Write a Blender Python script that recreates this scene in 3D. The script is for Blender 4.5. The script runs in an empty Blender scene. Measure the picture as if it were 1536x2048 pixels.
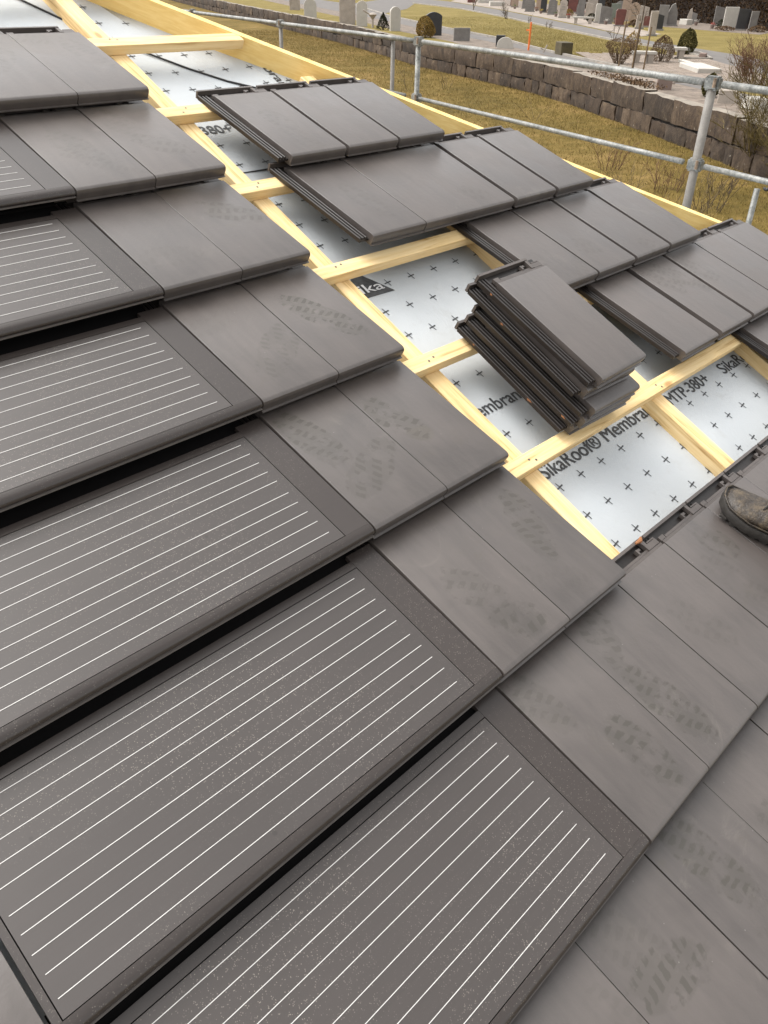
import bpy, bmesh, math, random
from mathutils import Vector, Matrix, noise
R = math.radians
PI = math.pi
random.seed(7)
scn = bpy.context.scene
COL = scn.collection

# ------------------------------------------------------------------ camera
cam_d = bpy.data.cameras.new('camera')
cam = bpy.data.objects.new('camera', cam_d)
COL.objects.link(cam)
cam_d.sensor_fit = 'VERTICAL'
cam_d.sensor_height = 36.0
cam_d.lens = 1612.843 / 2048 * 36.0
cam_d.clip_start = 0.05
cam_d.clip_end = 3000
_r = Vector((0.699162, -0.714692, 0.01968)); _d = Vector((-0.386781, -0.401239, -0.830306)); _f = Vector((0.60131, 0.572906, -0.556961))
m = Matrix.Identity(4)
for i in range(3):
    m[i][0] = _r[i]; m[i][1] = -_d[i]; m[i][2] = -_f[i]
CAM = Vector((-0.98845, -2.39938, 0.3344))
m[0][3], m[1][3], m[2][3] = CAM
cam.matrix_world = m
scn.camera = cam

# ------------------------------------------------------------------ world, sun, exposure
SUN_EL, SUN_AZ = 58.0, 335.0           # azimuth of the sun, degrees clockwise from +Y
w = bpy.data.worlds.new('World'); scn.world = w; w.use_nodes = True
nt = w.node_tree; nt.nodes.clear()
sky = nt.nodes.new('ShaderNodeTexSky'); sky.sky_type = 'NISHITA'; sky.sun_disc = False
sky.sun_elevation = R(SUN_EL); sky.sun_rotation = R(SUN_AZ)
sky.air_density = 1.0; sky.dust_density = 3.5; sky.ozone_density = 1.0
hs = nt.nodes.new('ShaderNodeHueSaturation'); hs.inputs['Saturation'].default_value = 0.04
bg = nt.nodes.new('ShaderNodeBackground'); bg.inputs['Strength'].default_value = 0.15
out = nt.nodes.new('ShaderNodeOutputWorld')
nt.links.new(sky.outputs[0], hs.inputs['Color']); nt.links.new(hs.outputs[0], bg.inputs['Color']); nt.links.new(bg.outputs[0], out.inputs[0])
sd = bpy.data.lights.new('sun', 'SUN'); sun = bpy.data.objects.new('sun', sd); COL.objects.link(sun)
sd.energy = 0.8; sd.angle = R(60); sd.color = (1.0, 0.92, 0.82)
_az = R(SUN_AZ); _el = R(SUN_EL)
sdir = Vector((math.sin(_az) * math.cos(_el), math.cos(_az) * math.cos(_el), math.sin(_el)))
sun.rotation_euler = sdir.to_track_quat('Z', 'Y').to_euler()
scn.view_settings.view_transform = 'Standard'; scn.view_settings.look = 'None'
scn.view_settings.gamma = 1.0; scn.view_settings.exposure = 1.38
scn.view_settings.use_curve_mapping = False

# ------------------------------------------------------------------ helpers
def tag(o, label=None, cat=None, group=None, kind=None):
    if label: o['label'] = label
    if cat: o['category'] = cat
    if group: o['group'] = group
    if kind: o['kind'] = kind
    return o

def empty(name, loc=(0, 0, 0), rz=0.0, parent=None):
    o = bpy.data.objects.new(name, None); COL.objects.link(o)
    o.location = loc; o.rotation_euler = (0, 0, rz); o.empty_display_size = 0.1
    if parent: o.parent = parent
    return o

def link(name, me, mats=None, parent=None):
    o = bpy.data.objects.new(name, me); COL.objects.link(o)
    if parent: o.parent = parent
    if mats is not None and len(me.materials) == 0:
        for mm in (mats if isinstance(mats, (list, tuple)) else [mats]): me.materials.append(mm)
    return o

class MB:
    def __init__(s): s.v = []; s.f = []; s.mi = []
    def add(s, vs, fs, mi=0):
        n = len(s.v); s.v += [tuple(p) for p in vs]
        for f in fs: s.f.append(tuple(i + n for i in f)); s.mi.append(mi)
        return s
    def box(s, x0, x1, y0, y1, z0, z1, mi=0, M=None):
        vs = [Vector((x, y, z)) for z in (z0, z1) for x, y in ((x0, y0), (x1, y0), (x1, y1), (x0, y1))]
        if M is not None: vs = [M @ p for p in vs]
        return s.add(vs, [(3, 2, 1, 0), (4, 5, 6, 7), (0, 1, 5, 4), (1, 2, 6, 5), (2, 3, 7, 6), (3, 0, 4, 7)], mi)
    def extrude_x(s, prof, x0, x1, mi=0, cap=True):
        # prof: closed loop of (y,z)
        n = len(prof)
        vs = [(x0, y, z) for y, z in prof] + [(x1, y, z) for y, z in prof]
        fs = [(i, (i + 1) % n, n + (i + 1) % n, n + i) for i in range(n)]
        if cap: fs += [tuple(range(n - 1, -1, -1)), tuple(range(n, 2 * n))]
        return s.add(vs, fs, mi)
    def loft(s, rings, mi=0, closed=True, caps=True):
        n = len(rings[0]); vs = [p for r in rings for p in r]; fs = []
        for k in range(len(rings) - 1):
            for i in range(n if closed else n - 1):
                j = (i + 1) % n
                fs.append((k * n + i, k * n + j, (k + 1) * n + j, (k + 1) * n + i))
        if caps:
            fs.append(tuple(range(n - 1, -1, -1))); b = (len(rings) - 1) * n
            fs.append(tuple(range(b, b + n)))
        return s.add(vs, fs, mi)
    def tube(s, pts, rad, n=8, mi=0):
        pts = [Vector(p) for p in pts]
        if not isinstance(rad, (list, tuple)): rad = [rad] * len(pts)
        rings = []; ref = None
        for i, p in enumerate(pts):
            t = (pts[min(i + 1, len(pts) - 1)] - pts[max(i - 1, 0)])
            if t.length < 1e-9: t = Vector((0, 0, 1))
            t.normalize()
            a = ref if ref is not None else (Vector((1, 0, 0)) if abs(t.x) < 0.8 else Vector((0, 1, 0)))
            bb = t.cross(a).normalized(); aa = bb.cross(t).normalized(); ref = aa
            rings.append([p + (aa * math.cos(2 * PI * k / n) + bb * math.sin(2 * PI * k / n)) * rad[i] for k in range(n)])
        return s.loft(rings, mi)
    def mesh(s, name, mats, smooth=False, fixn=True):
        me = bpy.data.meshes.new(name); me.from_pydata(s.v, [], s.f)
        for mm in (mats if isinstance(mats, (list, tuple)) else [mats]): me.materials.append(mm)
        me.polygons.foreach_set('material_index', s.mi)
        if fixn:
            b = bmesh.new(); b.from_mesh(me); bmesh.ops.recalc_face_normals(b, faces=b.faces); b.to_mesh(me); b.free()
        if smooth:
            me.polygons.foreach_set('use_smooth', [True] * len(me.polygons))
            if smooth != 'all':
                me.set_sharp_from_angle(angle=R(smooth))
        me.update(); return me
    def obj(s, name, mats, parent=None, smooth=False):
        return link(name, s.mesh(name, mats, smooth), None, parent)

# ------------------------------------------------------------------ materials
def mat(name):
    m = bpy.data.materials.new(name); m.use_nodes = True
    t = m.node_tree; b = t.nodes['Principled BSDF']
    return m, t, b
def N(t, typ, **kw):
    n = t.nodes.new(typ)
    for k, v in kw.items():
        if k.startswith('i_'): n.inputs[k[2:].replace('_', ' ')].default_value = v
        else: setattr(n, k, v)
    return n
def L(t, a, b): t.links.new(a, b)
def coord(t, scale=(1, 1, 1), kind='Object', rand=False):
    tc = N(t, 'ShaderNodeTexCoord'); mp = N(t, 'ShaderNodeMapping'); mp.inputs['Scale'].default_value = scale
    L(t, tc.outputs[kind], mp.inputs['Vector'])
    if rand:
        oi = N(t, 'ShaderNodeObjectInfo'); ml = N(t, 'ShaderNodeMath', operation='MULTIPLY'); ml.inputs[1].default_value = 37.0
        L(t, oi.outputs['Random'], ml.inputs[0])
        cb = N(t, 'ShaderNodeCombineXYZ'); L(t, ml.outputs[0], cb.inputs[0]); L(t, ml.outputs[0], cb.inputs[1])
        L(t, cb.outputs[0], mp.inputs['Location'])
    return mp.outputs[0]
def noise_n(t, vec, scale, detail=4, rough=0.55, dist=0.0):
    n = N(t, 'ShaderNodeTexNoise'); n.inputs['Scale'].default_value = scale; n.inputs['Detail'].default_value = detail
    n.inputs['Roughness'].default_value = rough; n.inputs['Distortion'].default_value = dist
    if vec is not None: L(t, vec, n.inputs['Vector'])
    return n.outputs['Fac']
def ramp(t, fac, stops):
    r = N(t, 'ShaderNodeValToRGB'); e = r.color_ramp.elements
    while len(e) < len(stops): e.new(0.5)
    for k, (p, c) in enumerate(stops):
        e[k].position = p; e[k].color = (*c, 1) if len(c) == 3 else c
    L(t, fac, r.inputs[0]); return r.outputs['Color']
def mrange(t, fac, a, b, c=0.0, d=1.0):
    r = N(t, 'ShaderNodeMapRange'); r.interpolation_type = 'SMOOTHSTEP'
    for k, v in zip((1, 2, 3, 4), (a, b, c, d)): r.inputs[k].default_value = v
    L(t, fac, r.inputs[0]); return r.outputs[0]
def mix(t, fac, a, b, blend='MIX'):
    x = N(t, 'ShaderNodeMix', data_type='RGBA', blend_type=blend)
    for s, v in ((0, fac), (6, a), (7, b)):
        if hasattr(v, 'type') and not isinstance(v, (int, float, tuple)): L(t, v, x.inputs[s])
        else: x.inputs[s].default_value = v if s == 0 else (*v, 1)
    return x.outputs[2]
def mth(t, op, a, b=None):
    n = N(t, 'ShaderNodeMath', operation=op)
    for k, v in ((0, a), (1, b)):
        if v is None: continue
        if isinstance(v, (int, float)): n.inputs[k].default_value = v
        else: L(t, v, n.inputs[k])
    return n.outputs[0]
def bump(t, b, h, strength=0.2, dist=0.002):
    n = N(t, 'ShaderNodeBump'); n.inputs['Strength'].default_value = strength; n.inputs['Distance'].default_value = dist
    L(t, h, n.inputs['Height']); L(t, n.outputs[0], b.inputs['Normal'])
def simple(name, col, rough=0.7, var=0.25, scale=6.0, metal=0.0, bstr=0.2, bdist=0.002, col2=None, rand=True, spec=0.5):
    m, t, b = mat(name); v = coord(t, rand=rand)
    n1 = noise_n(t, v, scale, 6, 0.6); n2 = noise_n(t, v, scale * 7, 3)
    c2 = col2 or tuple(c * (1 - var) for c in col); c1 = tuple(min(1, c * (1 + var * 0.6)) for c in col)
    c = ramp(t, mth(t, 'ADD', mth(t, 'MULTIPLY', n1, 0.7), mth(t, 'MULTIPLY', n2, 0.3)), [(0.35, c2), (0.62, c1)])
    L(t, c, b.inputs['Base Color']); b.inputs['Roughness'].default_value = rough; b.inputs['Metallic'].default_value = metal
    b.inputs['Specular IOR Level'].default_value = spec
    if bstr: bump(t, b, n2, bstr, bdist)
    return m

def footprint(t, px, py, pr, ps, v_obj, seed, v_rnd):
    """mask of one dried muddy boot print at object-space (px,py), turned pr, strength ps"""
    at = lambda nm: N(t, 'ShaderNodeAttribute', attribute_type='OBJECT', attribute_name=nm).outputs['Fac']
    sx = N(t, 'ShaderNodeSeparateXYZ'); L(t, v_obj, sx.inputs[0])
    x = mth(t, 'SUBTRACT', sx.outputs[0], at(px)); y = mth(t, 'SUBTRACT', sx.outputs[1], at(py))
    a = at(pr); ca = mth(t, 'COSINE', a); sa = mth(t, 'SINE', a)
    rx = mth(t, 'ADD', mth(t, 'MULTIPLY', x, ca), mth(t, 'MULTIPLY', y, sa))
    ry = mth(t, 'SUBTRACT', mth(t, 'MULTIPLY', y, ca), mth(t, 'MULTIPLY', x, sa))
    wob = noise_n(t, v_rnd, 34 + seed, 3, 0.6); wob2 = noise_n(t, v_rnd, 41 - seed, 3, 0.6)
    rx = mth(t, 'ADD', rx, mth(t, 'MULTIPLY', mth(t, 'SUBTRACT', wob, 0.5), 0.014)); ry = mth(t, 'ADD', ry, mth(t, 'MULTIPLY', mth(t, 'SUBTRACT', wob2, 0.5), 0.016))
    ex = mth(t, 'DIVIDE', rx, 0.047); oi = N(t, 'ShaderNodeObjectInfo'); rn = mth(t, 'FRACT', mth(t, 'MULTIPLY', oi.outputs['Random'], 7.31 + seed)); ey = mth(t, 'DIVIDE', ry, mth(t, 'ADD', mth(t, 'MULTIPLY', rn, 0.075), 0.062))
    d = mth(t, 'ADD', mth(t, 'MULTIPLY', ex, ex), mth(t, 'MULTIPLY', ey, ey))
    nz = noise_n(t, v_rnd, 26 + seed, 4, 0.6)
    d2 = mth(t, 'ADD', d, mth(t, 'MULTIPLY', mth(t, 'SUBTRACT', nz, 0.5), 1.1))
    el = mrange(t, d2, 1.05, 0.75)
    bar = mth(t, 'SINE', mth(t, 'MULTIPLY', ry, mth(t, 'ADD', mth(t, 'MULTIPLY', rn, 150.0), 200.0))); col = mth(t, 'SINE', mth(t, 'ADD', mth(t, 'MULTIPLY', rx, 150.0), mth(t, 'MULTIPLY', ry, 60.0)))
    tread = mth(t, 'MULTIPLY', mrange(t, bar, -0.35, 0.15), mrange(t, col, -0.5, 0.0))
    tread = mth(t, 'ADD', mth(t, 'MULTIPLY', tread, 0.6), 0.40)
    patch = mrange(t, noise_n(t, v_rnd, 17 - seed, 4, 0.65), 0.39, 0.51)
    return mth(t, 'MULTIPLY', mth(t, 'MULTIPLY', mth(t, 'MULTIPLY', el, tread), patch), at(ps))

def tile_material(name, base, rough, prints=True, gl=0.5):
    m, t, b = mat(name)
    tc = N(t, 'ShaderNodeTexCoord'); vo = tc.outputs['Object']; v = coord(t, rand=True)
    big = noise_n(t, v, 5.0, 4, 0.6, 0.4); fine = noise_n(t, v, 70.0, 4, 0.7); streak = noise_n(t, coord(t, (14, 2.2, 6), rand=True), 2.6, 4, 0.6, 0.6)
    k = mth(t, 'ADD', mth(t, 'MULTIPLY', big, 0.55), mth(t, 'MULTIPLY', streak, 0.45))
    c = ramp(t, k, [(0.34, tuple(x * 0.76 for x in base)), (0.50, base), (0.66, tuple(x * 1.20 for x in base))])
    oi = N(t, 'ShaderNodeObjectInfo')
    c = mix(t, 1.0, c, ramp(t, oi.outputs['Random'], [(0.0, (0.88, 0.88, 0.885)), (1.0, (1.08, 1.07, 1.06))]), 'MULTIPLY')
    rr = mrange(t, big, 0.3, 0.7, rough - 0.04, rough + 0.07)
    if prints:
        f1 = footprint(t, 'fx', 'fy', 'fr', 'fs', vo, 0, v); f2 = footprint(t, 'gx', 'gy', 'gr', 'gs', vo, 5, v)
        ff = mth(t, 'MAXIMUM', f1, f2)
        c = mix(t, mth(t, 'MULTIPLY', ff, 0.92), c, (0.030, 0.025, 0.017))
        # dusty smears trodden across the engobe
        sm = mth(t, 'MULTIPLY', mrange(t, noise_n(t, v, 9.0, 6, 0.72, 1.2), 0.55, 0.72), mrange(t, noise_n(t, v, 3.1, 2), 0.42, 0.62))
        c = mix(t, mth(t, 'MULTIPLY', sm, 0.6), c, (0.062, 0.051, 0.038))
        # pale dried dust swept over parts of the face
        du = mth(t, 'MULTIPLY', mrange(t, noise_n(t, coord(t, (1, 1, 1), rand=True), 6.5, 7, 0.75, 1.8), 0.52, 0.70), mrange(t, noise_n(t, v, 2.3, 2), 0.48, 0.66))
        c = mix(t, mth(t, 'MULTIPLY', du, 0.35), c, (0.150, 0.132, 0.112))
        vr = N(t, 'ShaderNodeTexVoronoi'); vr.inputs['Scale'].default_value = 60.0; L(t, v, vr.inputs['Vector'])
        sp = mth(t, 'MULTIPLY', mrange(t, vr.outputs['Distance'], 0.10, 0.05), mrange(t, noise_n(t, v, 23.0, 1), 0.62, 0.68))
        c = mix(t, mth(t, 'MULTIPLY', sp, 0.5), c, (0.22, 0.21, 0.19))
        rr = mth(t, 'ADD', rr, mth(t, 'MULTIPLY', ff, 0.12))
    L(t, c, b.inputs['Base Color']); L(t, rr, b.inputs['Roughness']); b.inputs['Specular IOR Level'].default_value = gl
    bump(t, b, mth(t, 'ADD', mth(t, 'MULTIPLY', fine, 1.6), mth(t, 'MULTIPLY', big, 2.0)), 0.22, 0.0014)
    return m
M_TILE = tile_material('tile_engobe', (0.068, 0.0570, 0.0515), 0.40, gl=0.9)
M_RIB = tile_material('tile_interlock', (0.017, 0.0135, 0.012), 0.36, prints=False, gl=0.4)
M_HEAD = tile_material('tile_head', (0.080, 0.068, 0.062), 0.42, prints=False)
M_CLAY = simple('tile_broken_clay', (0.28, 0.12, 0.05), 0.9, 0.2, 60)

def wood_material(name, axis):
    m, t, b = mat(name)
    sc = (1.4, 26, 26) if axis == 0 else (26, 1.4, 26)
    v = coord(t, sc, rand=True)
    g = noise_n(t, v, 1.6, 6, 0.62, 0.8); g2 = noise_n(t, v, 6.0, 3, 0.6)
    c = ramp(t, mth(t, 'ADD', mth(t, 'MULTIPLY', g, 0.75), mth(t, 'MULTIPLY', g2, 0.25)), [(0.34, (0.46, 0.28, 0.105)), (0.45, (0.74, 0.53, 0.255)), (0.64, (0.86, 0.67, 0.38))])
    vr = N(t, 'ShaderNodeTexVoronoi'); vr.inputs['Scale'].default_value = 2.6 if axis == 0 else 2.6
    L(t, coord(t, (1, 2.2, 2.2) if axis == 0 else (2.2, 1, 2.2), rand=True), vr.inputs['Vector'])
    kn = mrange(t, vr.outputs['Distance'], 0.085, 0.03)
    c = mix(t, mth(t, 'MULTIPLY', kn, 0.7), c, (0.34, 0.17, 0.06))
    L(t, c, b.inputs['Base Color']); b.inputs['Roughness'].default_value = 0.62; bump(t, b, g, 0.25, 0.0015)
    b.inputs['Specular IOR Level'].default_value = 0.3
    return m
M_WOODX = wood_material('spruce_batten', 0)
M_WOODY = wood_material('spruce_counter_batten', 1)

def membrane_material():
    m, t, b = mat('silver_membrane'); v = coord(t)
    n = noise_n(t, v, 2.2, 4, 0.55); f = noise_n(t, v, 240, 2)
    c = ramp(t, n, [(0.3, (0.455, 0.485, 0.505)), (0.7, (0.505, 0.53, 0.545))])
    d = mrange(t, noise_n(t, v, 11, 5, 0.7), 0.56, 0.75)
    c = mix(t, mth(t, 'MULTIPLY', d, 0.22), c, (0.36, 0.35, 0.33))
    L(t, c, b.inputs['Base Color']); b.inputs['Roughness'].default_value = 0.7; b.inputs['Specular IOR Level'].default_value = 0.2
    bump(t, b, mth(t, 'ADD', f, mth(t, 'MULTIPLY', noise_n(t, v, 7, 4, 0.6, 0.6), 6.0)), 0.22, 0.003)
    return m
M_MEMB = membrane_material()
M_PRINT = simple('membrane_print_ink', (0.055, 0.058, 0.062), 0.6, 0.5, 90, bstr=0)
M_PRINTW = simple('membrane_print_white', (0.62, 0.63, 0.64), 0.6, 0.1, 90, bstr=0)

def pv_material(name, base, rough, dust):
    m, t, b = mat(name); v = coord(t, rand=True)
    n = noise_n(t, v, 3.0, 3, 0.55); st = noise_n(t, coord(t, (1.0, 60, 1), rand=True), 2.0, 3, 0.6)
    c = ramp(t, mth(t, 'ADD', mth(t, 'MULTIPLY', n, 0.7), mth(t, 'MULTIPLY', st, 0.3)), [(0.32, tuple(x * 0.90 for x in base)), (0.68, tuple(x * 1.1 for x in base))])
    sp = None
    for sc, lo, hi, dens in ((300, 0.30, 0.16, 0.47), (110, 0.10, 0.05, 0.55)):
        vr = N(t, 'ShaderNodeTexVoronoi'); vr.inputs['Scale'].default_value = sc; L(t, v, vr.inputs['Vector'])
        a = mth(t, 'MULTIPLY', mrange(t, vr.outputs['Distance'], lo, hi), mrange(t, noise_n(t, v, sc * 0.31, 1), dens, dens + 0.06))
        a = mth(t, 'MULTIPLY', a, mrange(t, noise_n(t, v, 2.6, 3, 0.6), 0.38, 0.62))
        sp = a if sp is None else mth(t, 'MAXIMUM', sp, a)
    c = mix(t, mth(t, 'MULTIPLY', sp, dust), c, (0.24, 0.215, 0.185))
    # dried rain drops
    vr = N(t, 'ShaderNodeTexVoronoi'); vr.inputs['Scale'].default_value = 16.0; L(t, v, vr.inputs['Vector'])
    dr = mth(t, 'MULTIPLY', mrange(t, vr.outputs['Distance'], 0.075, 0.06), mrange(t, noise_n(t, v, 4.1, 1), 0.60, 0.64))
    c = mix(t, mth(t, 'MULTIPLY', dr, 0.45), c, tuple(x * 0.5 for x in base))
    L(t, c, b.inputs['Base Color']); b.inputs['Roughness'].default_value = rough; b.inputs['Specular IOR Level'].default_value = 0.5
    L(t, mth(t, 'ADD', mth(t, 'MULTIPLY', sp, 0.4), rough), b.inputs['Roughness'])
    return m
M_GLASS = pv_material('solar_glass', (0.048, 0.041, 0.038), 0.40, 0.75)
M_PVFRAME = pv_material('solar_frame', (0.036, 0.029, 0.026), 0.32, 0.5)
M_GAP = simple('gap_shade_black', (0.004, 0.0035, 0.0035), 0.8, 0.2, 30, bstr=0, spec=0.15)  # near-black colour paints in the deep shade of the gaps under the panel noses
M_WIRE = simple('silver_busbar', (0.52, 0.51, 0.49), 0.4, 0.08, 40, bstr=0)
M_LIP = simple('metal_lip', (0.13, 0.115, 0.105), 0.4, 0.15, 40, bstr=0)
M_NAIL = simple('steel_nail', (0.22, 0.20, 0.18), 0.4, 0.2, 50, metal=0.8, bstr=0)
M_CABLE = simple('black_cable', (0.02, 0.02, 0.021), 0.5, 0.2, 40, bstr=0)

# ------------------------------------------------------------------ roof frame
S = 1.15; W = 0.23; G = 0.393421; TH = R(25.0)
house = empty('house'); house.rotation_euler = (TH, 0, 0)
tag(house, 'house roof half covered in dark grey flat tiles and solar panels, battens still open', 'roof')
def hip_u(v): return 6.25 + 1.555 * v
def to_world(x, y, z):
    return Vector((x, y * math.cos(TH) - z * math.sin(TH), y * math.sin(TH) + z * math.cos(TH)))
def to_local(p):
    return Vector((p[0], p[1] * math.cos(TH) + p[2] * math.sin(TH), -p[1] * math.sin(TH) + p[2] * math.cos(TH)))
H_BAT, T_BAT = -0.038, 0.032
H_CB = -0.069; H_MEM = -0.116
CBU = [2.53 + 2.87 * k for k in range(-4, 4)]
def sag(x):
    return -0.007 * math.sin(PI * (x / W - 2.53) / 2.87) ** 2

# setting: ground sheets
ZL, ZC = -3.67, -2.67
def grass_ground(name, cols):
    m, t, b = mat(name); v = coord(t)
    n1 = noise_n(t, v, 0.35, 5, 0.6); n2 = noise_n(t, v, 2.0, 6, 0.7); n3 = noise_n(t, v, 22, 4, 0.7)
    k = mth(t, 'ADD', mth(t, 'ADD', mth(t, 'MULTIPLY', n1, 0.4), mth(t, 'MULTIPLY', n2, 0.35)), mth(t, 'MULTIPLY', n3, 0.25))
    L(t, ramp(t, k, [(0.38, cols[0]), (0.5, cols[1]), (0.6, cols[2])]), b.inputs['Base Color'])
    b.inputs['Roughness'].default_value = 0.95; b.inputs['Specular IOR Level'].default_value = 0.1
    bump(t, b, n3, 0.6, 0.05); return m
M_LAWN = grass_ground('dry_lawn', [(0.070, 0.052, 0.013), (0.130, 0.091, 0.024), (0.210, 0.140, 0.050)])
M_CEML = grass_ground('cemetery_grass', [(0.118, 0.092, 0.030), (0.165, 0.130, 0.042), (0.21, 0.160, 0.062)])
M_ASPH = simple('asphalt', (0.111, 0.1008, 0.093), 0.9, 0.2, 1.2, bstr=0.2, bdist=0.01)
M_GRAVEL = simple('grave_gravel', (0.150, 0.118, 0.092), 0.95, 0.55, 2.2, bstr=0.6, bdist=0.03)
M_KERB = simple('kerb_stone', (0.252, 0.228, 0.198), 0.9, 0.3, 2.0)

mb = MB(); n = 24
mb.add([(-700, -700, ZL), (900, -700, ZL), (900, 900, ZL), (-700, 900, ZL)], [(0, 1, 2, 3)])
tag(mb.obj('ground', M_LAWN), 'dry yellowish lawn below the house up to the stone wall', 'ground', kind='structure')
WALL = [(16.2, 0.2), (18.5, 3.0), (20.5, 5.8), (22.4, 8.2), (25.3, 12.3), (27.4, 15.3), (29.5, 18.8), (31.3, 23.1), (33.6, 28.8), (36.5, 34.0), (41.0, 42.6), (48.3, 58.5), (56.0, 75.0), (66.0, 96.0), (84.0, 134.0)]
def offs(poly, d):
    res = []
    for i, p in enumerate(poly):
        a = Vector(poly[max(i - 1, 0)]); b = Vector(poly[min(i + 1, len(poly) - 1)]); tt = (b - a).normalized(); nn = Vector((tt.y, -tt.x))
        res.append((p[0] + nn.x * d, p[1] + nn.y * d))
    return res
back = offs(WALL, 0.30)
mb = MB()
vs = [(x, y, ZC) for x, y in back]; far = [(700, -500 + 1400 * k / (len(back) - 1), ZC) for k in range(len(back))]
front = [(-80, -115)] ; 
nb = len(back)
vs = [(x, y, ZC) for x, y in [(-80.0, -116.0)] + back + [(330, 662)]] + [(x, y, ZC) for x, y in [(500, -600)] + [(700, -500 + 1300 * k / (nb - 1)) for k in range(nb)] + [(700, 800)]]
k = nb + 2
mb.add(vs, [(i, k + i, k + i + 1, i + 1) for i in range(k - 1)])
tag(mb.obj('cemetery_lawn', M_CEML), 'yellowed cemetery lawn behind the stone wall', 'lawn', kind='structure')
def strip(name, a, b, z, m, label, cat='path'):
    mb = MB(); n = len(a)
    mb.add([(x, y, z) for x, y in a] + [(x, y, z) for x, y in b], [(i, n + i, n + i + 1, i + 1) for i in range(n - 1)])
    return tag(mb.obj(name, m), label, cat, kind='structure')
P1F = [(76, 84), (69.5, 71.6), (53.4, 50.0), (45.2, 37.2), (40.6, 29.2), (37.6, 25.3), (35.1, 21.8), (32.6, 17.9), (29.9, 13.3), (27.2, 9.0), (22, 2)]
P1N = [(70, 84), (57.5, 62), (49.5, 47.5), (42.2, 35.6), (38.6, 28.6), (36.0, 24.6), (33.7, 21.2), (31.2, 17.3), (28.4, 12.4), (25.6, 8.0), (20.5, 1)]
strip('near_path', P1F, P1N, ZC + 0.008, M_ASPH, 'grey asphalt path just behind the graves along the wall')
strip('grave_bed', P1N, offs([(p[0], p[1]) for p in P1N], 2.2), ZC + 0.004, M_GRAVEL, 'gravel bed of the grave row along the wall', 'bed')
P2N = [(90, 90), (79.4, 71.6), (72.4, 58.6), (62.2, 45.3), (53.3, 34.7), (49.5, 29.8), (45.5, 24.9), (42.7, 20.3), (39.8, 17.0), (36.4, 13.9), (31, 9), (24, 1)]
P2F = [(96, 88), (90.3, 75.6), (75.0, 55.6), (63.5, 42.0), (56.3, 33.7), (52.0, 28.8), (47.5, 23.8), (45.3, 20.6), (42.7, 16.7), (39.6, 13.2), (33, 6.5), (27, 0)]
strip('far_path', P2F, P2N, ZC + 0.008, M_ASPH, 'grey asphalt path crossing the cemetery beyond the lawn')
strip('forecourt', [(92, 87), (69.5, 71.6), (60, 58.5)], [(78, 70.0), (66, 60), (56.5, 53.8)], ZC + 0.012, M_ASPH, 'wide grey asphalt area where the cemetery paths meet')
strip('gravel_border', [(100, 82), (82, 58), (68.5, 42.0), (61.0, 33.5), (54.0, 26.6)], [(90.6, 75.4), (75.3, 55.4), (63.8, 41.8), (56.6, 33.5), (49.6, 26.0)], ZC + 0.016, simple('pale_slabs', (0.235, 0.195, 0.160), 0.9, 0.35, 1.2), 'pale slab border in front of the far gravestones', 'border')
strip('grave_field', [(130, 100), (104, 74), (86, 50), (72, 31.5), (66, 24)], [(100, 82.5), (82, 58.5), (68.5, 42.5), (63.0, 32.0), (60.5, 23)], ZC + 0.006, M_GRAVEL, 'brown gravel ground among the far gravestones', 'ground')

# ------------------------------------------------------------------ roof carcass
mb = MB()
us = [i * 0.05 for i in range(int(-8 * W / 0.05), int(21 * W / 0.05))]
rows = []
vlist = [-6 + 0.5 * k for k in range(31)]
for v in vlist:
    hx = hip_u(v) * W + 0.02
    rows.append([(min(x, hx), -v * G, H_MEM + sag(min(x, hx))) for x in us])
mb.loft(rows, closed=False, caps=False)
membrane = mb.obj('membrane', M_MEMB, house, smooth='all')
tag(membrane, 'silver grey roof membrane with printed crosses and lettering')
# the neighbouring roof face that falls away behind the hip
mb = MB()
pa, pb = to_world(hip_u(-6) * W + 0.03, 6 * G, H_MEM), to_world(hip_u(9) * W + 0.03, -9 * G, H_MEM)
dn = Vector((math.cos(TH), 0, -math.sin(TH)))
pc = pa + dn * ((pa.z - pb.z) / math.sin(TH))
mb.add([to_local(p) for p in (pa, pb, pc)], [(0, 1, 2)])
mb.obj('membrane', M_MEMB, house)
mb = MB(); mb.box(-2.0, 2.3, -3.1, 1.6, ZL, -1.8)
mb.v = [tuple(to_local(p)) for p in mb.v]
mb.obj('wall', simple('render_wall', (0.6, 0.57, 0.52), 0.9), house)

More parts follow.
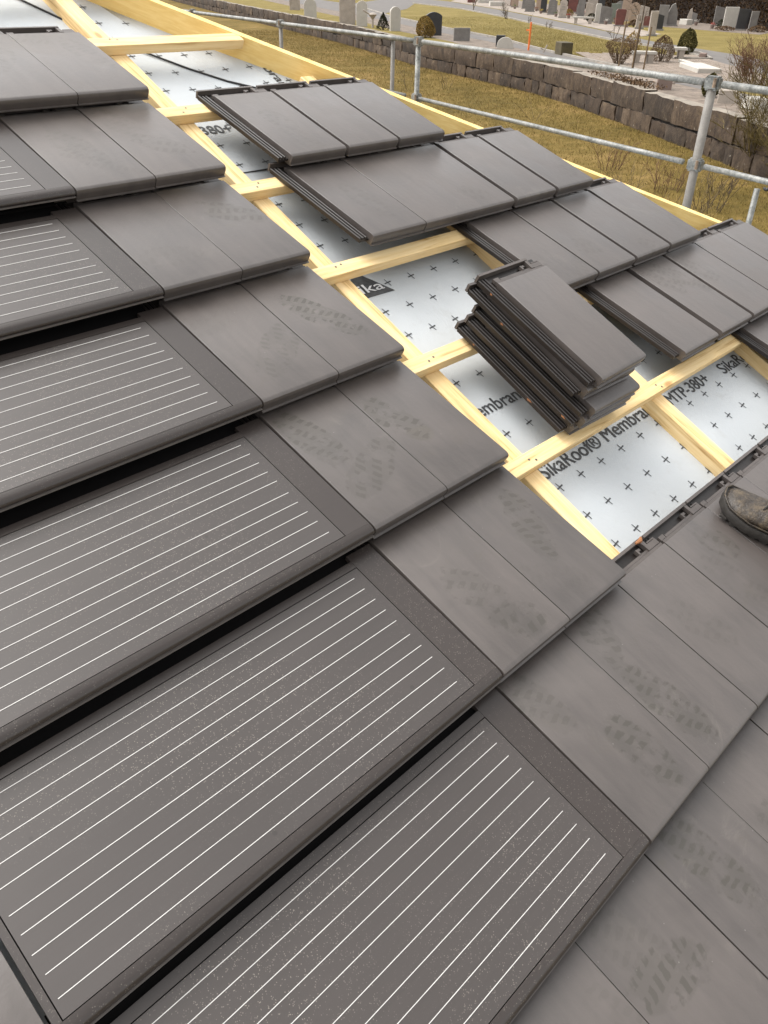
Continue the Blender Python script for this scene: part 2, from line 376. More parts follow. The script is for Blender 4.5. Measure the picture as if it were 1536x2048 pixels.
def bevel_box(name, x0, x1, y0, y1, z0, z1, m, parent, bev=0.0015, end=None):
    mb = MB(); mb.box(x0, x1, y0, y1, z0, z1)
    if end:  # skew of the far end along x (per y)
        mb.v = [(px + (end * (py - (y0 + y1) / 2) if px == x1 else 0), py, pz) for px, py, pz in mb.v]
    me = mb.mesh(name, m)
    b = bmesh.new(); b.from_mesh(me); bmesh.ops.bevel(b, geom=list(b.edges), offset=bev, segments=1, affect='EDGES'); b.to_mesh(me); b.free()
    # recentre so that object coordinates follow the piece
    return link(name, me, None, parent)
BW = 0.048
nail_me = None
mb = MB(); mb.tube([(0, 0, -0.004), (0, 0, 0.0008)], 0.0035, 8); nail_me = mb.mesh('nail', M_NAIL)
random.seed(3)
for k in range(-5, 9):
    vc = k + 0.035
    hx = hip_u(vc) * W - 0.004
    o = bevel_box('batten', -6.5 * W, hx, -vc * G - BW / 2 + random.uniform(-.001, .001), -vc * G + BW / 2, H_BAT - T_BAT, H_BAT, M_WOODX, house, end=-1.555 * W / G)
    for cu in CBU:
        if cu < 1.5 or cu > hip_u(vc) - 0.3: continue
        for q in range(2):
            nl = link('nail', nail_me, None, o)
            nl.location = (cu * W + (q - 0.5) * 0.022 + random.uniform(-.006, .006), -vc * G + random.uniform(-.014, .014), H_BAT)
for cu in CBU:
    vtop = (cu + 0.13 - 6.25) / 1.555 + 0.05 if cu > hip_u(-6) else -6
    vtop = max(vtop, -6)
    o = bevel_box('counter_batten', cu * W - 0.030, cu * W + 0.030, -8.7 * G, -vtop * G, H_MEM - 0.004, H_BAT - T_BAT - 0.001, M_WOODY, house)
# hip board: stands on edge along the hip
mb = MB()
d2 = Vector((1.555 * W, -G)).normalized(); nrm = Vector((d2.y, -d2.x)) * -1   # towards the outside
if nrm.x < 0: nrm = -nrm
va, vb = -5.8, 8.8
A = Vector((hip_u(va) * W, -va * G)); B = Vector((hip_u(vb) * W, -vb * G))
pts = []
for z in (H_MEM - 0.03, -0.037):
    for p, s in ((A, 0), (B, 0), (B, 1), (A, 1)):
        q = p + nrm * (0.026 * s); pts.append((q.x, q.y, z))
mb.add(pts, [(3, 2, 1, 0), (4, 5, 6, 7), (0, 1, 5, 4), (1, 2, 6, 5), (2, 3, 7, 6), (3, 0, 4, 7)])
M_HIP, t_, b_ = mat('spruce_hip_board')
_n = noise_n(t_, coord(t_, (9, 9, 60)), 1.3, 5, 0.6, 0.6)
L(t_, ramp(t_, _n, [(0.35, (0.80, 0.55, 0.19)), (0.65, (0.90, 0.67, 0.28))]), b_.inputs['Base Color']); b_.inputs['Roughness'].default_value = 0.6
b_.inputs['Specular IOR Level'].default_value = 0.3
hb = mb.obj('hip_board', M_HIP, house)

# print on the membrane
def decal(v0):   # lift flat local (x,y) to the membrane
    return (v0[0], v0[1], H_MEM + sag(v0[0]) + 0.0013)
mb = MB()
for i in range(-1, 14):
    for j in range(-16, 24):
        u = 2.94 + 0.465 * i; v = 1.05 + 0.2665 * j
        if u > hip_u(v) + 0.1 or v > 6: continue
        if (abs(v - 4.1) < 0.14 and u < 7) or (abs(v - 3.5) < 0.1) or (abs(v - 0.05) < 0.1 and u < 3.4) or (abs(v - 2.07) < 0.2 and u < 3.3): continue
        cx, cy = u * W, -v * G
        for a in (R(8), R(98)):
            c, s_ = math.cos(a), math.sin(a)
            hl, hw = 0.0155, (0.0021 if a < 0.5 else 0.0015)
            mb.add([decal((cx + c * x - s_ * y, cy + s_ * x + c * y)) for x, y in ((-hl, -hw), (hl, -hw), (hl, hw), (-hl, hw))], [(0, 1, 2, 3)])
tag(mb.obj('printed_crosses', M_PRINT, membrane), kind='stuff')
def text_mesh(txt, cap, off=0.012, width=None, shear=0.0):
    cu = bpy.data.curves.new('t', 'FONT'); cu.body = txt; cu.size = 1.0; cu.offset = off; cu.fill_mode = 'FRONT'; cu.shear = shear
    o = bpy.data.objects.new('t', cu); COL.objects.link(o)
    dg = bpy.context.evaluated_depsgraph_get(); dg.update()
    me = bpy.data.meshes.new_from_object(o.evaluated_get(dg))
    bpy.data.objects.remove(o); bpy.data.curves.remove(cu)
    ys = [p.co.y for p in me.vertices]; xs = [p.co.x for p in me.vertices]
    sc = cap / 0.70
    sx = sc if width is None else width / (max(xs) - min(xs))
    x0 = min(xs)
    vs = [((p.co.x - x0) * sx, p.co.y * sc) for p in me.vertices]; fs = [tuple(p.vertices) for p in me.polygons]
    bpy.data.meshes.remove(me); return vs, fs
def lettering(txt, u, v, cap, width=None, rot=0.0, m=None, lift=0.0, off=0.0, bold=0.0013):
    vs, fs = text_mesh(txt, cap, off, width); c, s_ = math.cos(rot), math.sin(rot)
    mb = MB()
    for q, (ex, ey) in enumerate(((0, 0), (-bold, 0), (bold, 0), (0, bold * .5), (0, -bold * .5))):
        P = [decal((u * W + c * (x + ex) - s_ * (y + ey), -v * G + s_ * (x + ex) + c * (y + ey))) for x, y in vs]
        mb.add([(a, b, z + lift + q * 0.00012) for a, b, z in P], fs)
    me = mb.mesh('lettering', m or M_PRINT, fixn=False)
    return link('lettering', me, None, membrane)
lettering('SikaRoof\u00ae Membrane', 2.86, 4.155, 0.047, 2.66 * W)
lettering('MTP-380+', 5.84, 4.185, 0.044, 1.2 * W)
lettering('SikaRoof\u00ae Membrane', 7.45, 4.20, 0.045, 2.66 * W)
lettering('SikaRoof\u00ae Membrane', 1.30, 3.515, 0.044, 2.50 * W)
lettering('MTP-380+', 2.27, 0.085, 0.042, 1.12 * W)
lettering('Membrane', 5.02, -1.15, 0.040, 1.35 * W, rot=R(-90))
mb = MB(); mb.add([decal((u * W, -v * G)) for u, v in ((3.02, 1.90), (2.60, 2.21), (3.40, 2.21))], [(0, 1, 2)])
mb.obj('logo_triangle', M_PRINT, membrane)
lettering('Sika', 2.68, 2.165, 0.036, 0.60 * W, m=M_PRINTW, lift=0.0012, bold=0.0006)
mb = MB(); mb.box(2.66 * W, 3.6 * W, -0.62 * G - 0.002, -0.62 * G, H_MEM - 0.006, H_MEM + 0.0015); mb.obj('lap_seam', M_PRINT, membrane)

# ------------------------------------------------------------------ roof tile
LT = 1.14 * G; NH = 0.034
DEL = math.asin(0.0455 / G); DEL_PV = math.asin(0.0510 / G)
def tile_mesh():
    mb = MB()
    g = 0.0012
    prof = [(0.008, -NH), (0.0015, -NH + 0.0005), (0.001, -NH + 0.0025), (0.0065, -NH + 0.0042), (0.0030, -0.015), (0.0024, -0.009), (0.0045, -0.004), (0.0085, -0.0012), (0.014, 0.0), (LT - 0.052, 0.0), (LT - 0.050, -0.001), (LT - 0.050, -0.017), (0.032, -0.017), (0.030, -NH)]
    def ring(x, e):
        r = []
        for y, z in prof:
            yy = y + (e if y < 0.03 else 0); zz = z - (e if z > -0.012 else 0)
            r.append((x, yy, zz))
        return r
    mb.loft([ring(g, 0.0006), ring(g + 0.0006, 0.0), ring(W - g - 0.0006, 0.0), ring(W - g, 0.0006)])
    # side interlock ribs
    ip = [(-0.037, -0.025), (-0.037, -0.013), (-0.0355, -0.011), (-0.033, -0.011), (-0.0315, -0.013), (-0.030, -0.0185), (-0.0265, -0.0185), (-0.025, -0.0125), (-0.0235, -0.011), (-0.0215, -0.011), (-0.020, -0.0125), (-0.0185, -0.0185), (-0.015, -0.0185), (-0.0135, -0.012), (-0.012, -0.0105), (-0.010, -0.0105), (-0.0085, -0.012), (-0.007, -0.019), (0.004, -0.019), (0.004, -0.025)]
    y0, y1 = 0.020, LT - 0.012
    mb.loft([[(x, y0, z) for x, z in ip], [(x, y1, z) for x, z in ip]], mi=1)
    # head: recessed water channels with raised rim and little dams
    ya = LT - 0.050
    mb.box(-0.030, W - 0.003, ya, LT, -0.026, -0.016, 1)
    mb.box(-0.036, W - 0.045, LT - 0.008, LT, -0.024, -0.001, 2)          # back rim
    mb.box(0.004, W - 0.004, ya, ya + 0.0085, -0.0145, -0.0035, 2)         # first step
    mb.box(0.030, W - 0.035, ya + 0.0095, ya + 0.017, -0.0145, -0.0065, 2)  # second step
    mb.box(0.004, 0.026, ya + 0.0095, ya + 0.022, -0.0145, -0.005, 2)
    mb.box(W * 0.60, W * 0.60 + 0.006, ya + 0.0172, LT - 0.018, -0.0145, -0.004, 2)
    mb.box(W * 0.60 + 0.0062, W * 0.60 + 0.016, LT - 0.026, LT - 0.019, -0.0145, -0.004, 2)
    mb.box(W - 0.058, W - 0.046, ya + 0.010, LT - 0.0082, -0.0145, -0.0025, 2)
    mb.box(W - 0.044, W - 0.006, ya + 0.010, ya + 0.026, -0.0145, -0.004, 2)
    mb.box(W - 0.040, W - 0.012, ya + 0.0275, ya + 0.031, -0.0145, -0.004, 2)
    mb.box(W - 0.012, W - 0.007, ya + 0.0262, ya + 0.031, -0.0145, -0.004, 2)
    return mb.mesh('tile', [M_TILE, M_RIB, M_HEAD], smooth=30)
TILE = tile_mesh()
PRINTS = {  # (course, u): (fx, fy, rot, strength, gx, gy, rot, strength) in fractions of W / G
    (3, 1): (.50, .52, .5, 1.0, .2, .1, .2, 0), (4, 1): (.24, .60, .3, .9, .6, .3, .9, 0), (4, 0): (.52, .36, -1.1, .7, .25, .70, .2, .9),
    (2, 1): (.60, .62, .9, .8, .3, .2, 0, 0), (2, 0): (.4, .3, 1.4, .30, .6, .2, .2, 0), (3, 0): (.66, .36, -.9, .5, .2, .75, 1.5, .25),
    (5, 1): (.58, .60, -.3, .8, .2, .25, 1.0, .2), (5, 0): (.45, .45, .5, .55, .55, .18, 1.2, .8), (6, 1): (.25, .36, .15, .95, .30, .86, -.5, .7),
    (6, 0): (.62, .30, .1, .95, .15, .85, .3, .6), (7, 0): (.40, .78, .15, .95, .6, .3, .9, .4), (7, -1): (.40, .62, 1.3, .9, .3, .85, .4, .4),
    (1, 0): (.5, .5, .3, .4, .6, .3, .7, .3), (1, 1): (.5, .4, .8, .45, .3, .7, .2, .3), (6, 3): (.6, .8, .2, .7, .3, .5, .2, .3), (7, 1): (.3, .5, .2, .5, .6, .2, .3, .4)}
def place_tile(u, k, key=None, jitter=True):
    o = link('tile', TILE, None, house)
    o.location = (u * W, -k * G, NH + (random.uniform(-.0008, .0008) if jitter else 0))
    o.rotation_euler = (-DEL + random.uniform(-.0012, .0012), random.uniform(-.002, .002), random.uniform(-.0025, .0025))
    p = PRINTS.get(key)
    if p is None: p = (random.random(), random.random(), random.uniform(-1, 1), random.choice((0, 0, .3)), random.random(), random.random(), random.uniform(-1, 1), random.choice((0, 0, .25)))
    for nm, val in zip(('fx', 'fy', 'fr', 'fs', 'gx', 'gy', 'gr', 'gs'), (p[0] * W, p[1] * G, p[2], p[3], p[4] * W, p[5] * G, p[6], p[7])): o[nm] = float(val)
    return o
random.seed(11)
for k in range(0, 6):
    for i in (0, 1): place_tile(i, k, (k, i))
for i in (-2, -1): place_tile(i, 0)
for k in range(1, 7):
    for i in (-6, -5): place_tile(i - 0.02, k)
for i in range(0, 9): place_tile(i, 6, (6, i))
for k in (7, 8):
    for i in range(-6, 9): place_tile(i, k, (k, i))
RIGHT = {1: [3.06, 4.11, 5.15], 2: [3.04, 4.05, 5.0, 6.07, 7.14], 3: [5.02, 6.06, 7.12, 8.17], 4: [5.95, 7.06, 8.14, 9.17, 10.2], 5: [7.95, 9.0, 10.05, 11.1]}
RP = {(4, 7.06): (.3, .75, .3, .5, .7, .7, .5, .5), (4, 8.14): (.2, .7, .3, .4, .3, .7, .5, .2), (1, 3.06): (.5, .55, .3, .35, .5, .2, .2, .2)}
PRINTS.update({('r',) + k: v for k, v in RP.items()})
for k, l in RIGHT.items():
    for u in l: place_tile(u, k, ('r', k, u))

# ------------------------------------------------------------------ solar panels
PW = 4 * W
YG0, YG1 = 0.026, 0.925 * G
XG0, XG1 = -PW + 0.014, -0.071
def pv_meshes():
    mb = MB()
    x0, x1 = -PW + 0.0012, -0.0030
    prof = [(YG0 - 0.0015, 0.0), (0.015, -0.0008), (0.008, -0.0034), (0.004, -0.0075), (0.0025, -0.012), (0.006, -0.0185), (0.014, -0.0185), (0.020, -0.010), (YG0 - 0.0015, -0.010)]
    mb.loft([[(x0, y, z) for y, z in prof], [(x1, y, z) for y, z in prof]])
    mb.box(XG1 + 0.0018, x1, YG0 - 0.0012, LT - 0.05, -0.010, 0.0)
    mb.box(x0, XG0 - 0.0018, YG0 - 0.0012, LT - 0.05, -0.010, 0.0)
    mb.box(XG0 - 0.0016, XG1 + 0.0016, YG1 + 0.0018, YG1 + 0.0190, -0.010, -0.0004)
    mb.box(x0 + .001, x1 - .001, 0.0142, LT, -0.016, -0.0104, 1)  # backing plate, blackened so the recess below the upper nose shows as painted shade
    mb.box(x0 + .001, x1 - 0.002, LT - 0.012, LT - 0.001, -0.0101, -0.004, 1)
    mb.box(x0, x1, 0.0005, 0.010, -0.0208, -0.0190, 2)
    fr = mb.mesh('solar_panel', [M_PVFRAME, M_GAP, M_LIP], smooth=40)
    mb = MB(); mb.box(XG0, XG1, YG0, YG1, -0.0042, -0.0003)
    gl = mb.mesh('glass_pane', M_GLASS)
    wl = -0.093 - (-PW + 0.026)
    mb = MB(); mb.box(-PW + 0.022, -0.093, -0.0006, 0.0006, -0.0009, 0.0003); wi = mb.mesh('wire', M_WIRE)
    mb = MB(); mb.box(XG0 + .01, XG1 - .012, -0.0004, 0.0004, -0.0009, 0.0000); cl = mb.mesh('cell_gap', M_PVFRAME)
    return fr, gl, wi, cl
PVF, PVG, PVW, PVC = pv_meshes()
random.seed(5)
for k in range(1, 7):
    o = link('solar_panel', PVF, None, house)
    o.location = (-0.0, -k * G, NH); o.rotation_euler = (-DEL_PV + random.uniform(-.001, .001), 0, random.uniform(-.0012, .0012))
    if k == 1: tag(o, 'dark solar panel tile with fine silver contact lines')
    link('glass_pane', PVG, None, o)
    for wv in (.12, .20, .28, .36, .44, .54, .62, .70, .78, .87):
        ww = link('wire', PVW, None, o); ww.location = (random.uniform(-.001, .001), (1 - wv) * G, 0)

# ------------------------------------------------------------------ loose things on the roof
STACK = [  # interlock head corner and front corner in roof metres (x, down-slope), height of top
    ((0.726, 1.130), (0.717, 1.567), 0.002), ((0.734, 1.141), (0.725, 1.580), 0.036), ((0.743, 1.139), (0.739, 1.582), 0.070), ((0.738, 1.105), (0.725, 1.537), 0.109), ((0.748, 1.106), (0.754, 1.545), 0.143)]
SL = ['lowest loose dark tile of the stack, lying on the battens', 'second loose dark tile from the bottom of the stack on the battens', 'middle loose dark tile of the stack, its front edge sticking out furthest', 'loose dark tile directly under the topmost one of the stack', 'topmost loose dark grey tile of the stack, its whole face showing']
chips = [[(.13, .9), (.72, 1.2)], [(.95, .9)], [], [(.31, .5)], [(.09, .8)]]
random.seed(21)
for i, (hd, fr, h) in enumerate(STACK):
    a = math.atan2(hd[0] - fr[0], fr[1] - hd[1])
    # local interlock-front corner of the tile
    lx, ly = -0.037, 0.020
    c, s_ = math.cos(-a), math.sin(-a)
    ox = fr[0] - (c * lx - s_ * ly); oy = -fr[1] - (s_ * lx + c * ly)
    e = empty('roof_tile', (0, 0, 0))
    M = Matrix.Rotation(TH, 4, 'X') @ Matrix.Translation((ox, oy, h)) @ Matrix.Rotation(-a, 4, 'Z')
    e.matrix_world = M
    tag(e, SL[i], 'roof tile', 'loose tiles stacked on the battens')
    o = link('tile_body', TILE, None, e)
    for f, sz in chips[i]:
        mb = MB(); y = 0.03 + (LT - 0.06) * (1 - f); l = 0.004 + 0.011 * random.random() ** 2 * sz
        mb.add([(-0.0374, y - l, -0.0175), (-0.0374, y + l * .6, -0.0195), (-0.0374, y + l, -0.0150), (-0.0374, y + l * .2, -0.0135), (-0.0374, y - l * .5, -0.0145)], [(0, 1, 2, 3, 4)])
        b = mb.obj('chipped_edge', M_CLAY, e)
# broken corner on a head in the row under the boot, and on the open rows
for (u, v, h) in ((2.62, 4.885, -0.008), ):
    mb = MB(); mb.tube([(u * W, -v * G, h), (u * W + 0.016, -v * G - .002, h + .003), (u * W + 0.03, -v * G + 0.004, h)], [0.003, 0.006, 0.003], 6)
    mb.obj('chipped_edge', M_CLAY, house)
# black cable on the membrane
mb = MB()
cp = [(1.2, -2.75), (2.05, -2.0), (2.41, -1.67), (2.8, -1.39), (3.21, -1.12), (3.7, -0.85), (4.14, -0.627), (4.7, -0.40), (5.3, -0.15)]
mb.tube([to_world(u * W, -v * G, H_MEM + sag(u * W) + 0.004 + 0.001 * math.sin(i * 2)) for i, (u, v) in enumerate(cp)], 0.0032, 6)
tag(mb.obj('cable', M_CABLE, smooth='all'), 'thin black cable lying across the bare membrane near the hip', 'cable')

# ------------------------------------------------------------------ work boot
def leather():
    m, t, b = mat('worn_leather'); v = coord(t)
    n1 = noise_n(t, v, 22, 6, 0.65, 0.5); n2 = noise_n(t, v, 120, 4, 0.7)
    c = ramp(t, mth(t, 'ADD', mth(t, 'MULTIPLY', n1, 0.7), mth(t, 'MULTIPLY', n2, 0.3)), [(0.36, (0.010, 0.007, 0.005)), (0.5, (0.034, 0.025, 0.017)), (0.66, (0.125, 0.092, 0.055))])
    L(t, c, b.inputs['Base Color']); L(t, mrange(t, n1, 0.3, 0.7, 0.28, 0.6), b.inputs['Roughness']); bump(t, b, mth(t, 'ADD', mth(t, 'MULTIPLY', n1, 2.0), n2), 0.6, 0.005); return m
M_LEA = leather(); M_SOLE = simple('boot_rubber', (0.028, 0.025, 0.022), 0.6, 0.4, 40, bstr=0.3, bdist=0.003); M_LACE = simple('boot_lace', (0.03, 0.026, 0.022), 0.85, 0.3, 200)
boot = empty('boot')
tag(boot, 'worn dark brown leather lace-up work boot standing on the tiles', 'boot')
# boot local: +y towards toe, z up; sections
SEC = [(-0.145, .022, .060, 0), (-0.135, .034, .085, 0), (-0.11, .040, .098, 0), (-0.07, .040, .102, 0), (-0.03, .039, .098, -.001), (0.01, .041, .086, -.002), (0.05, .046, .073, -.004), (0.085, .050, .063, -.004), (0.115, .049, .057, -.001), (0.138, .042, .052, .002), (0.152, .031, .044, .004), (0.160, .015, .030, .005)]
def sect(y, hw, hgt, cx, z0, n=20, pw=2.4):
    r = []
    for k in range(n):
        a = 2 * PI * k / n; c, s_ = math.cos(a), math.sin(a)
        x = cx + hw * math.copysign(abs(c) ** (2 / pw), c)
        z = z0 + (hgt - z0) * (0.5 + 0.5 * math.copysign(abs(s_) ** (2 / 2.1), s_))
        tap = 1.0 - 0.28 * max(0, (z - z0) / (hgt - z0) - 0.45)
        r.append((cx + (x - cx) * tap, y, z))
    return r
mb = MB(); mb.loft([sect(y, hw, hg, cx, 0.016) for y, hw, hg, cx in SEC]); up = mb.obj('upper', M_LEA, boot, smooth='all')
sm = up.modifiers.new('s', 'SUBSURF'); sm.levels = 1; sm.render_levels = 2
mb = MB()
def sole_ring(z, grow, lift=0.0):
    pts = []
    for y, hw, hg, cx in SEC: pts.append((cx + hw + grow, y, z + (0.010 if y > .14 else 0.004 if y > .11 else 0)))
    for y, hw, hg, cx in reversed(SEC): pts.append((cx - hw - grow, y, z + (0.010 if y > .14 else 0.004 if y > .11 else 0)))
    return pts
mb.loft([sole_ring(0.006, 0.002), sole_ring(0.010, 0.005), sole_ring(0.022, 0.006), sole_ring(0.028, 0.004), sole_ring(0.029, 0.0)])
so = mb.obj('sole', M_SOLE, boot, smooth=35)
for i in range(11):
    y = -0.125 + i * 0.0255
    hw = 0.036 + 0.012 * max(0, math.sin((y + .1) * 6))
    mb = MB(); hw = min(hw, 0.046)
    for s_ in (-1, 1): mb.box(min(s_ * 0.012, s_ * (hw + .004)), max(s_ * 0.012, s_ * (hw + .004)), y, y + 0.016, 0.0 + (0.008 if y > .125 else .003 if y > .1 else 0), 0.0125)
    mb.obj('tread', M_SOLE, so)
mb = MB(); mb.loft([[(x, y, z) for x, z in ((-.019 * q, hg + .001), (-.012 * q, hg + .006), (.012 * q, hg + .006), (.019 * q, hg + .001))] for y, hg, q in ((-0.03, .096, 1), (0.01, .0845, 1), (0.05, .0715, 1), (0.075, .064, .8))], caps=False, closed=False)
mb.obj('tongue', M_LEA, boot, smooth='all')
for i in range(5):
    y = -0.006 + i * 0.018; hg = 0.0915 - 0.0058 * i
    mb = MB(); s_ = 1 if i % 2 else -1
    mb.tube([(-0.024 * s_, y - 0.008, hg - .006), (-0.012 * s_, y - 0.003, hg + 0.005), (0.012 * s_, y + 0.005, hg + 0.005), (0.024 * s_, y + 0.010, hg - .007)], 0.0026, 6)
    mb.obj('lace', M_LACE, boot, smooth='all')
mb = MB(); mb.tube([(-0.03, -0.02, .098), (-0.036, -.06, .104), (-.032, -.11, .103), (0, -.14, .1), (.032, -.11, .103), (.036, -.06, .104), (.03, -.02, .098)], 0.007, 8)
mb.obj('collar', M_LEA, boot, smooth='all')
mb = MB(); mb.tube([(c_ + s_ * (hw + .001) * 1.0, y, 0.034 + (0.008 if y > .14 else 0.003 if y > .11 else 0)) for s_ in (1,) for y, hw, hg, c_ in SEC] + [(c_ - (hw + .001), y, 0.034 + (0.008 if y > .14 else 0.003 if y > .11 else 0)) for y, hw, hg, c_ in reversed(SEC)], 0.0022, 6)
mb.obj('welt', M_LEA, boot, smooth='all')
bu, bv = 4.385, 5.465
bh = NH - (6 - bv) * G * math.tan(DEL) + 0.0005
boot.matrix_world = Matrix.Rotation(TH, 4, 'X') @ Matrix.Translation((bu * W, -bv * G, bh)) @ Matrix.Rotation(-DEL, 4, 'X') @ Matrix.Rotation(R(16), 4, 'Z') @ Matrix.Scale(1.16, 4)

# ------------------------------------------------------------------ scaffold guard rail
def galv():
    m, t, b = mat('galvanised_steel'); v = coord(t)
    n1 = noise_n(t, v, 9, 5, 0.65); n2 = noise_n(t, v, 60, 3)
    c = ramp(t, mth(t, 'ADD', mth(t, 'MULTIPLY', n1, 0.6), mth(t, 'MULTIPLY', n2, 0.4)), [(0.36, (0.085, 0.088, 0.082)), (0.5, (0.175, 0.178, 0.168)), (0.64, (0.30, 0.295, 0.275))])
    L(t, c, b.inputs['Base Color']); b.inputs['Metallic'].default_value = 0.35; b.inputs['Roughness'].default_value = 0.5; bump(t, b, n2, 0.2, 0.002); return m
M_GALV = galv(); M_GREYP = simple('grey_post_paint', (0.165, 0.152, 0.135), 0.6, 0.25, 12); M_RUST = simple('rusty_coupler', (0.22, 0.16, 0.11), 0.8, 0.5, 25, metal=0.3)
sc = empty('scaffold_guardrail', (5.2, 2.0, -1.9))
tag(sc, 'galvanised tube guard rail of the scaffold beyond the hip', 'guard rail')
def sp(x, y, z): return (x - 5.2, y - 2.0, z + 1.9)
ZT = -0.235
def railx(y): return 4.80 + (y - 0.22) * 0.290 - max(0, y - 4.0) * 0.06
def rail(z, ya, yb, r=0.0225, dz=0.0, dx=0.0):
    mb = MB(); n = 7
    mb.tube([sp(railx(ya + (yb - ya) * k / n) + dx, ya + (yb - ya) * k / n, z + dz * k / n) for k in range(n + 1)], r, 12)
    mb.obj('rail', M_GALV, sc, smooth='all')
rail(ZT, 0.30, 3.70); rail(ZT, 3.86, 11.5); rail(ZT, 0.14, -2.6)
rail(ZT - 0.5, 0.33, 3.80, 0.019); rail(ZT - 0.5, 0.14, -2.6, 0.019); rail(ZT - 0.5, 4.0, 11.5, 0.019)
for (y, r, m_, top, bot, dx) in ((0.22, 0.030, M_GREYP, 0.03, -1.75, 0.0), (3.78, 0.026, M_GALV, 0.03, -1.75, 0.0), (4.28, 0.022, M_GREYP, -0.02, -1.75, 0.03), (6.75, 0.024, M_GREYP, -0.02, -1.75, 0.0), (9.6, 0.026, M_GALV, 0.03, -1.75, 0.0)):
    mb = MB(); x = railx(y) + dx; mb.tube([sp(x, y, ZT + top), sp(x, y, ZT + bot)], r, 12); mb.obj('post', m_, sc, smooth='all')
    if dx == 0:
        for zz in (0.0, -0.5):
            mb = MB(); mb.box(-0.036, 0.036, -0.05, 0.05, -0.042, 0.042); mb.v = [tuple(Vector(p) + Vector(sp(x, y, ZT + zz))) for p in mb.v]
            me = mb.mesh('coupler', M_GALV)
            b = bmesh.new(); b.from_mesh(me); bmesh.ops.bevel(b, geom=list(b.edges), offset=0.012, segments=2, affect='EDGES'); b.to_mesh(me); b.free()
            c = link('coupler', me, None, sc)
            mb = MB(); mb.tube([Vector(sp(x - 0.05, y - 0.03, ZT + zz - 0.02)), Vector(sp(x - 0.05, y - 0.03, ZT + zz + 0.035))], 0.010, 6); mb.obj('bolt', M_RUST, c)
mb = MB(); mb.tube([sp(railx(-.1) + 0.95, 0.08, -0.99), sp(railx(-.1) + 0.93, 0.06, -2.4)], 0.022, 10); mb.obj('post', M_GALV, sc, smooth='all')
mb = MB(); mb.tube([sp(railx(-.1) + 0.95 + .02, 0.02 + 0.03 * math.cos(a), -0.93 + 0.06 * math.sin(a)) for a in [R(90 + 22 * q) for q in range(11)]], 0.012, 8); mb.obj('hook', M_CABLE, sc, smooth='all')
mb = MB(); mb.box(railx(-2) - .1, railx(-2) + 0.6, -3, 11, -2.06, -2.01); mb.v = [tuple(sp(*p)) for p in mb.v]; mb.obj('platform', M_WOODY, sc)

# ------------------------------------------------------------------ stone wall
def wall_mat():
    m, t, b = mat('weathered_sandstone'); v = coord(t, rand=True)
    n1 = noise_n(t, v, 1.6, 6, 0.65, 0.4); n2 = noise_n(t, v, 9, 5, 0.7); n3 = noise_n(t, coord(t, (3, 3, 0.7), rand=True), 2.0, 4)
    k = mth(t, 'ADD', mth(t, 'MULTIPLY', n1, 0.5), mth(t, 'ADD', mth(t, 'MULTIPLY', n2, 0.25), mth(t, 'MULTIPLY', n3, 0.25)))
    c = ramp(t, k, [(0.36, (0.0132, 0.0078, 0.0042)), (0.47, (0.0372, 0.024, 0.0144)), (0.58, (0.075, 0.0528, 0.0342)), (0.68, (0.144, 0.111, 0.078))])
    oi = N(t, 'ShaderNodeObjectInfo'); c = mix(t, 1.0, c, ramp(t, oi.outputs['Random'], [(0.0, (0.6, 0.58, 0.56)), (0.5, (1.0, 0.95, 0.9)), (1.0, (1.35, 1.3, 1.2))]), 'MULTIPLY')
    vr = N(t, 'ShaderNodeTexVoronoi'); vr.inputs['Scale'].default_value = 5.5; L(t, v, vr.inputs['Vector'])
    li = mth(t, 'MULTIPLY', mrange(t, vr.outputs['Distance'], 0.16, 0.10), mrange(t, n2, 0.52, 0.6))
    c = mix(t, mth(t, 'MULTIPLY', li, 0.7), c, (0.252, 0.228, 0.186))
    L(t, c, b.inputs['Base Color']); b.inputs['Roughness'].default_value = 0.95; bump(t, b, n2, 0.8, 0.03); return m
M_STONE = wall_mat(); M_CAP = simple('stone_top', (0.216, 0.186, 0.15), 0.95, 0.35, 3.0, bstr=0.5, bdist=0.02); M_CORE = simple('wall_core', (0.018, 0.0144, 0.0114), 0.95, 0.4, 6)
wall = empty('stone_wall', (29.5, 18.8, ZL)); tag(wall, 'weathered brown sandstone wall of two courses of long blocks beside the lawn', 'wall')
seg = [(Vector(WALL[i]), Vector(WALL[i + 1])) for i in range(len(WALL) - 1)]
tot = sum((b - a).length for a, b in seg)
def on_wall(s):
    for a, b in seg:
        l = (b - a).length
        if s <= l: return a + (b - a) * (s / l), (b - a).normalized()
        s -= l
    return seg[-1][1], (seg[-1][1] - seg[-1][0]).normalized()
random.seed(9)
